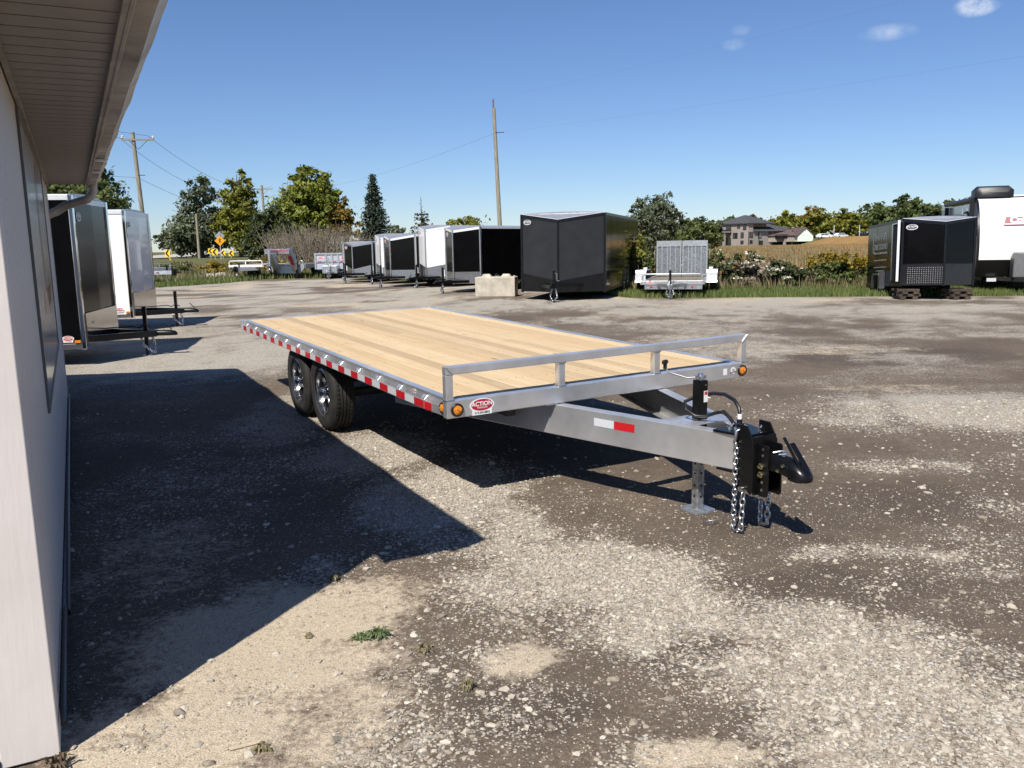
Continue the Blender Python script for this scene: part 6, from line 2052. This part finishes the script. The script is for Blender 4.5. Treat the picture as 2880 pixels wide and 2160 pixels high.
specs = [  # x, y, w, h, leafmat, n, flowers, words
    (4.6, 31.4, .9, 2.2, LF_YEL, 1500, None, 'tall yellow-green bush close behind the charcoal trailer'),
    (5.6, 33.0, 1.2, 1.9, LF_MID, 1700, None, 'green bush left of the ramp gates'),
    (6.6, 34.0, 1.2, 1.7, LF_DARK, 1600, None, 'dark bush seen through the left ramp gate'),
    (7.6, 33.4, 1.2, 1.6, LF_MID, 1600, 'aster', 'bush with white asters right behind the ramp gates'),
    (8.1, 32.6, 1.0, 1.5, LF_DARK, 1500, 'aster', 'dense dark bush with asters right of the ramp trailer'),
    (8.8, 32.2, 1.1, 1.25, LF_BRN, 1500, 'aster2', 'brown weedy bush topped with a mass of white asters'),
    (9.5, 31.8, 1.0, 1.15, LF_DARK, 1500, 'aster2', 'dark weedy bush with white asters in the middle of the verge'),
    (10.2, 32.4, .9, .95, LF_DRY, 1200, None, 'dry brown weeds in the middle of the verge'),
    (10.8, 32.8, .9, .90, LF_DRY, 1200, None, 'straw coloured weeds left of the goldenrod'),
    (11.4, 32.2, 1.0, 1.15, LF_MID, 1500, 'gold', 'green goldenrod clump with tall yellow plumes'),
    (12.1, 32.4, 1.0, 1.05, LF_MID, 1400, 'gold', 'goldenrod clump beside the black trailer on cribbing'),
    (13.0, 33.2, 1.0, 1.0, LF_DRY, 1200, 'gold', 'dry weeds with goldenrod behind the black trailer'),
    (3.4, 34.0, 1.0, 2.3, LF_MID, 1200, None, 'tall bush hidden mostly by the charcoal trailer'),
]
for x, y, w, h, lm, n, fl, wd in specs:
    w, h = (w * 1.15, h * .88) if x > 8.0 else (w, h)
    lb_ = sh_lobes(w, h, 4)
    ex = []
    if fl in ('aster', 'aster2'):
        ex.append(('white_flowers', flower_pts(lb_, 420 if fl == 'aster' else 1100), .08, LF_ASTER))
    if fl == 'gold':
        pp = np.concatenate([np.c_[np.full(26, cx_), np.full(26, cy_), np.linspace(z0, z0 + .28, 26)] + RNG.normal(size=(26, 3)) * .045 for cx_, cy_, z0 in zip(RNG.uniform(-w * .8, w * .8, 22), RNG.uniform(-.4, .4, 22), RNG.uniform(h * .6, h * 1.0, 22))])
        ex.append(('yellow_plumes', pp, .10, LF_GOLD))
    shrub(wd, B(x, y - (2.4 if x > 8.0 else -.4)), lb_, int(n * 1.5), .16, lm, ex)

# left verge shrubs
for x, y, w, h, lm, n, fl, wd in [
    (-21.5, 56, 1.6, .95, LF_MID, 1300, None, 'low green weeds near the leaning chevron'),
    (-19.6, 57, 1.5, 1.15, LF_GOLD, 1200, None, 'golden weed clump left of the pedestrian sign'),
    (-22.6, 60, 1.6, 1.0, LF_DRY, 1100, None, 'dry weed clump beside the road edge'),
    (-17.6, 56, 1.3, 1.1, LF_DRY, 1200, 'aster', 'pale flowering weeds in front of the signs'),
    (-16.6, 58, 1.3, 1.25, LF_GOLD, 1200, None, 'golden weeds behind the white railed trailer'),
    (-15.2, 59, 1.3, 1.15, LF_MID, 1200, None, 'green weeds behind the white railed trailer'),
    (-13.4, 60, 1.3, 1.05, LF_DRY, 1200, None, 'dry weeds behind the gooseneck trailer'),
    (-18.8, 64, 1.7, 1.2, LF_DRY, 1100, None, 'dry weeds below the chevron boards'),
    (-24.8, 62, 1.6, .9, LF_MID, 900, None, 'low weeds at the left of the verge'),
    (-11.6, 61, 1.3, 1.0, LF_MID, 900, None, 'low green weeds behind the dump trailer')]:
    lb_ = sh_lobes(w, h)
    ex = [('white_flowers', flower_pts(lb_, 240), .10, LF_ASTER)] if fl else None
    shrub(wd, B(x, y), lb_, n, .19, lm, ex, 'weed clumps on the left verge')
# pale rocks on the left verge
for i, (x, y, s) in enumerate(((-18.6, 52.5, .45), (-17.7, 52.2, .55), (-17.0, 52.6, .35), (-18.2, 51.6, .35))):
    q = np.random.default_rng(i)
    mb = MB().loft([[(s * r_ * math.cos(a) * q.uniform(.8, 1.2), s * .7 * r_ * math.sin(a) * q.uniform(.8, 1.2), s * z_) for a in [2 * math.pi * k / 9 for k in range(9)]] for r_, z_ in ((.9, -.1), (1.0, .25), (.75, .55), (.3, .68))])
    o = mb.build('rock', mat('pale_rock', (.52, .49, .43), .9, 0, .2, 4, bmp=.4, bscale=10), None, 30)
    o.location = B(x, y); tag(o, ['pale boulder at the left of the verge rock pile', 'largest pale boulder of the verge rock pile', 'small pale boulder at the right of the verge rock pile', 'pale boulder lying in front of the verge rock pile'][i], 'rock', 'pale boulders on the left verge')


# grass as uncountable stuff
def blades(n, xf, yf, h, lm, name, label, w=.02, lean=.35):
    x, y = xf, yf
    N = len(x)
    z = terrain(x, y)
    hh = h * RNG.uniform(.45, 1.25, N)
    a = RNG.uniform(0, 2 * np.pi, N); b = RNG.uniform(0, 2 * np.pi, N); ln = RNG.uniform(.05, lean, N) * hh
    ww = w * RNG.uniform(.6, 1.4, N)
    dx, dy = np.cos(a) * ww, np.sin(a) * ww
    lx, ly = np.cos(b) * ln, np.sin(b) * ln
    v = np.stack([np.c_[x - dx, y - dy, z - .02], np.c_[x + dx, y + dy, z - .02], np.c_[x + dx * .7 + lx * .4, y + dy * .7 + ly * .4, z + hh * .6], np.c_[x + lx, y + ly, z + hh]], 1).reshape(-1, 3)
    o = link(name, fast_mesh(name, v, np.arange(N * 4).reshape(N, 4)), lm)
    tag(o, label, 'grass', None, 'stuff')


def scatter_edge(n, x0, x1, depth, lo=.0):
    x = RNG.uniform(x0, x1, n)
    y = np.interp(x, EDGE_X, EDGE_Y) + lo + depth * RNG.random(n) ** 1.3
    k = edge_d(x, y) > -.15
    return x[k], y[k]


x, y = scatter_edge(34000, 2.6, 20, 5.0)
blades(0, x, y, .17, LF_GRASS, 'verge_grass', 'green grass strip along the right edge of the lot', .016)
x, y = scatter_edge(5000, 2.8, 20, 5.0, 3.2)
blades(0, x, y, .45, LF_DRY, 'dry_verge_grass', 'dry tall grass among the bushes at the right', .014)
x, y = scatter_edge(16000, -32, -9, 14.0)
blades(0, x, y, .26, LF_GRASS, 'left_verge_grass', 'green grass bank on the left beyond the lot', .03)
x, y = scatter_edge(7000, -32, -6, 26.0, 6)
blades(0, x, y, .50, LF_DRY, 'left_dry_grass', 'dry tall grass on the left bank', .028)
x, y = scatter_edge(7000, -9, 3, 7.0)
blades(0, x, y, .28, LF_GRASS, 'row_grass', 'grass under and behind the parked cargo trailers', .02)
x = RNG.uniform(20, 125, 16000); y = 45 + 190 * RNG.random(16000) ** 1.6; x = 6 + (x - 6) * (y / 235) ** .7 + 4
blades(0, x, y, .80, LF_DRY, 'field_stubble', 'brown seed heads rising from the crop field', .06)


# ------------------------------------------------------------------ small plants and stones in the lot
def weed(label, x, y, r, n, h, lm):
    T = empty('weed', (x, y, 0)); tag(T, label, 'weed', 'weeds growing in the gravel')
    a = RNG.uniform(0, 2 * np.pi, n); d = r * RNG.uniform(.3, 1, n)
    V, F = [], []
    for i in range(n):
        c_, s_ = math.cos(a[i]), math.sin(a[i]); w = .0034 * RNG.uniform(.6, 1.4); hz = h * RNG.uniform(.4, 1.0)
        b0 = np.array([c_ * .02, s_ * .02, .0]); m = np.array([c_ * d[i] * .55, s_ * d[i] * .55, hz]); e = np.array([c_ * d[i], s_ * d[i], hz * RNG.uniform(.2, .9)])
        p = np.array([-s_, c_, 0]) * w
        k = len(V)
        V += [b0 - p, b0 + p, m + p * 1.3, m - p * 1.3, e]
        F += [(k, k + 1, k + 2, k + 3), (k + 3, k + 2, k + 4, k + 4)]
    mb = MB(); mb.v = [tuple(q) for q in V]; mb.f = [tuple(dict.fromkeys(f)) for f in F]
    mb.build('leaves', lm, T)
    MB().tube([(0, 0, -.01), (.004, 0, h * .3)], .006, 5).build('stem', mat('shrub_stems', (.1, .1, .05)), T)


weed('green grassy weed clump in the sandy foreground', -.60, 3.42, .08, 80, .032, LF_WEED)
weed('second sprout joined to the left of the green weed clump', -.67, 3.40, .07, 40, .02, LF_WEED)
weed('small dry weed right of the green clump', -.38, 3.28, .055, 26, .03, LF_DRY)
weed('tiny dry weed beside the dark dirt patch', -.19, 2.97, .05, 22, .03, LF_DRY)
weed('tiny dry weed at the bottom left of the sandy ground', -.86, 2.58, .05, 22, .035, LF_DRY)
weed('small yellow weed at the tip of the building shadow', -.92, 4.06, .05, 24, .035, LF_DRY)
weed('tiny dry sprig left of the green clump', -.90, 3.43, .035, 16, .02, LF_DRY)
weed('dead leaf tuft at the foot of the building corner', -1.50, 2.50, .07, 60, .05, leaf_mat('dead_tuft', (.07, .05, .035), (.14, .10, .07), (.22, .17, .12)))
ch = MB().loft([[(t, .009 * math.cos(a) * w, .008 * math.sin(a) * w + .008) for a in (0.4, 1.6, 2.9, 4.2, 5.4)] for t, w in ((-.055, .7), (-.02, 1), (.03, .95), (.055, .5))]).build('wood_chip', mat('grey_wood_chip', (.42, .35, .26), .9, 0, .2, 40), None)
ch.location = (-.915, 2.60, .006); ch.rotation_euler = (0, 0, .45); tag(ch, 'splinter of wood lying on the sandy ground at the bottom', 'wood chip')

# gravel stones: uncountable
ico = np.array([(0, 0, 1), (.894, 0, .447), (.276, .851, .447), (-.724, .526, .447), (-.724, -.526, .447), (.276, -.851, .447),
                (.724, .526, -.447), (-.276, .851, -.447), (-.894, 0, -.447), (-.276, -.851, -.447), (.724, -.526, -.447), (0, 0, -1)])
icf = np.array([(0, 1, 2), (0, 2, 3), (0, 3, 4), (0, 4, 5), (0, 5, 1), (1, 6, 2), (2, 6, 7), (2, 7, 3), (3, 7, 8), (3, 8, 4), (4, 8, 9), (4, 9, 5), (5, 9, 10), (5, 10, 1), (1, 10, 6), (6, 11, 7), (7, 11, 8), (8, 11, 9), (9, 11, 10), (10, 11, 6)])


def stones(x, y, s, name, label, m):
    N = len(x)
    base = ico[None] * (1 + np.clip(RNG.normal(size=(N, 12, 1)) * .24, -.4, .45))
    sc = np.stack([s * RNG.uniform(.75, 1.35, N), s * RNG.uniform(.6, 1.0, N), s * RNG.uniform(.40, .75, N)], 1)
    p = base * sc[:, None, :]
    a = RNG.uniform(0, 2 * np.pi, N); ca, sa = np.cos(a)[:, None], np.sin(a)[:, None]
    tl = RNG.normal(size=N)[:, None] * .35; ct, st_ = np.cos(tl), np.sin(tl)
    px, py, pz = p[..., 0], p[..., 1], p[..., 2]
    py, pz = py * ct - pz * st_, py * st_ + pz * ct
    px, py = px * ca - py * sa, px * sa + py * ca
    z0 = terrain(x, y) + relief(x, y) + sc[:, 2] * .12
    v = np.stack([px + x[:, None], py + y[:, None], pz + z0[:, None]], -1).reshape(-1, 3)
    f = (icf[None] + (np.arange(N) * 12)[:, None, None]).reshape(-1, 3)
    me = fast_mesh(name, v, f); me.shade_flat()
    o = link(name, me, m)
    tag(o, label, 'gravel', None, 'stuff')


def stone_mat():
    m, nt, b = new_mat('limestone_gravel')
    g = nd(nt, 'ShaderNodeNewGeometry')
    n = noise(nt, 60, 4, .6)
    c = ramp(nt, g.outputs['Random Per Island'], [(0, (.14, .114, .086)), (.25, (.26, .22, .172)), (.6, (.38, .335, .27)), (.88, (.44, .40, .33)), (1, (.56, .52, .44))])
    c = mixc(nt, .3, c, ramp(nt, n, [(.3, (.18, .15, .115)), (.7, (.48, .43, .355))]))
    L(nt, c, b.inputs['Base Color']); b.inputs['Roughness'].default_value = .85
    b.inputs['Specular IOR Level'].default_value = .25
    return m


STM = stone_mat()
def cand(n, x0, x1, y0, y1, p):
    y = y0 + (y1 - y0) * RNG.random(n) ** p
    hw_ = .62 * y + .3
    x = RNG.uniform(-1, 1, n) * hw_
    return x, y


def clear_of(x, y):
    dx, dy = x + 1.5365, y - 2.58
    o = dx * math.cos(WTH) + dy * math.sin(WTH)
    return o > .02


x, y = cand(230000, 0, 0, 2.2, 8.5, 1.0)
g_, s_, d_ = masks(x, y)
keep = (RNG.random(len(x)) < np.clip(g_ * 1.05 - .12, 0, 1) * np.clip(1.25 - (y - 2.2) / 8, .25, 1)) & clear_of(x, y)
x, y = x[keep], y[keep]
if len(x) > 62000:
    x, y = x[:62000], y[:62000]
stones(x, y, np.clip(RNG.lognormal(math.log(.0068), .40, len(x)), .003, .020), 'gravel', 'pale crushed stone gravel spread over the lot', STM)
x, y = cand(3800, 0, 0, 2.2, 9, 1.0)
keep = clear_of(x, y)
x, y = x[keep], y[keep]
stones(x, y, np.clip(RNG.lognormal(math.log(.0085), .50, len(x)), .004, .024), 'loose_stones', 'loose larger stones lying on the dirt', STM)
x, y = cand(18000, 0, 0, 2.2, 5.5, 1.0)
keep = clear_of(x, y)
x, y = x[keep], y[keep]
stones(x, y, RNG.uniform(.002, .0052, len(x)), 'grit', 'fine grit scattered over the dirt', STM)
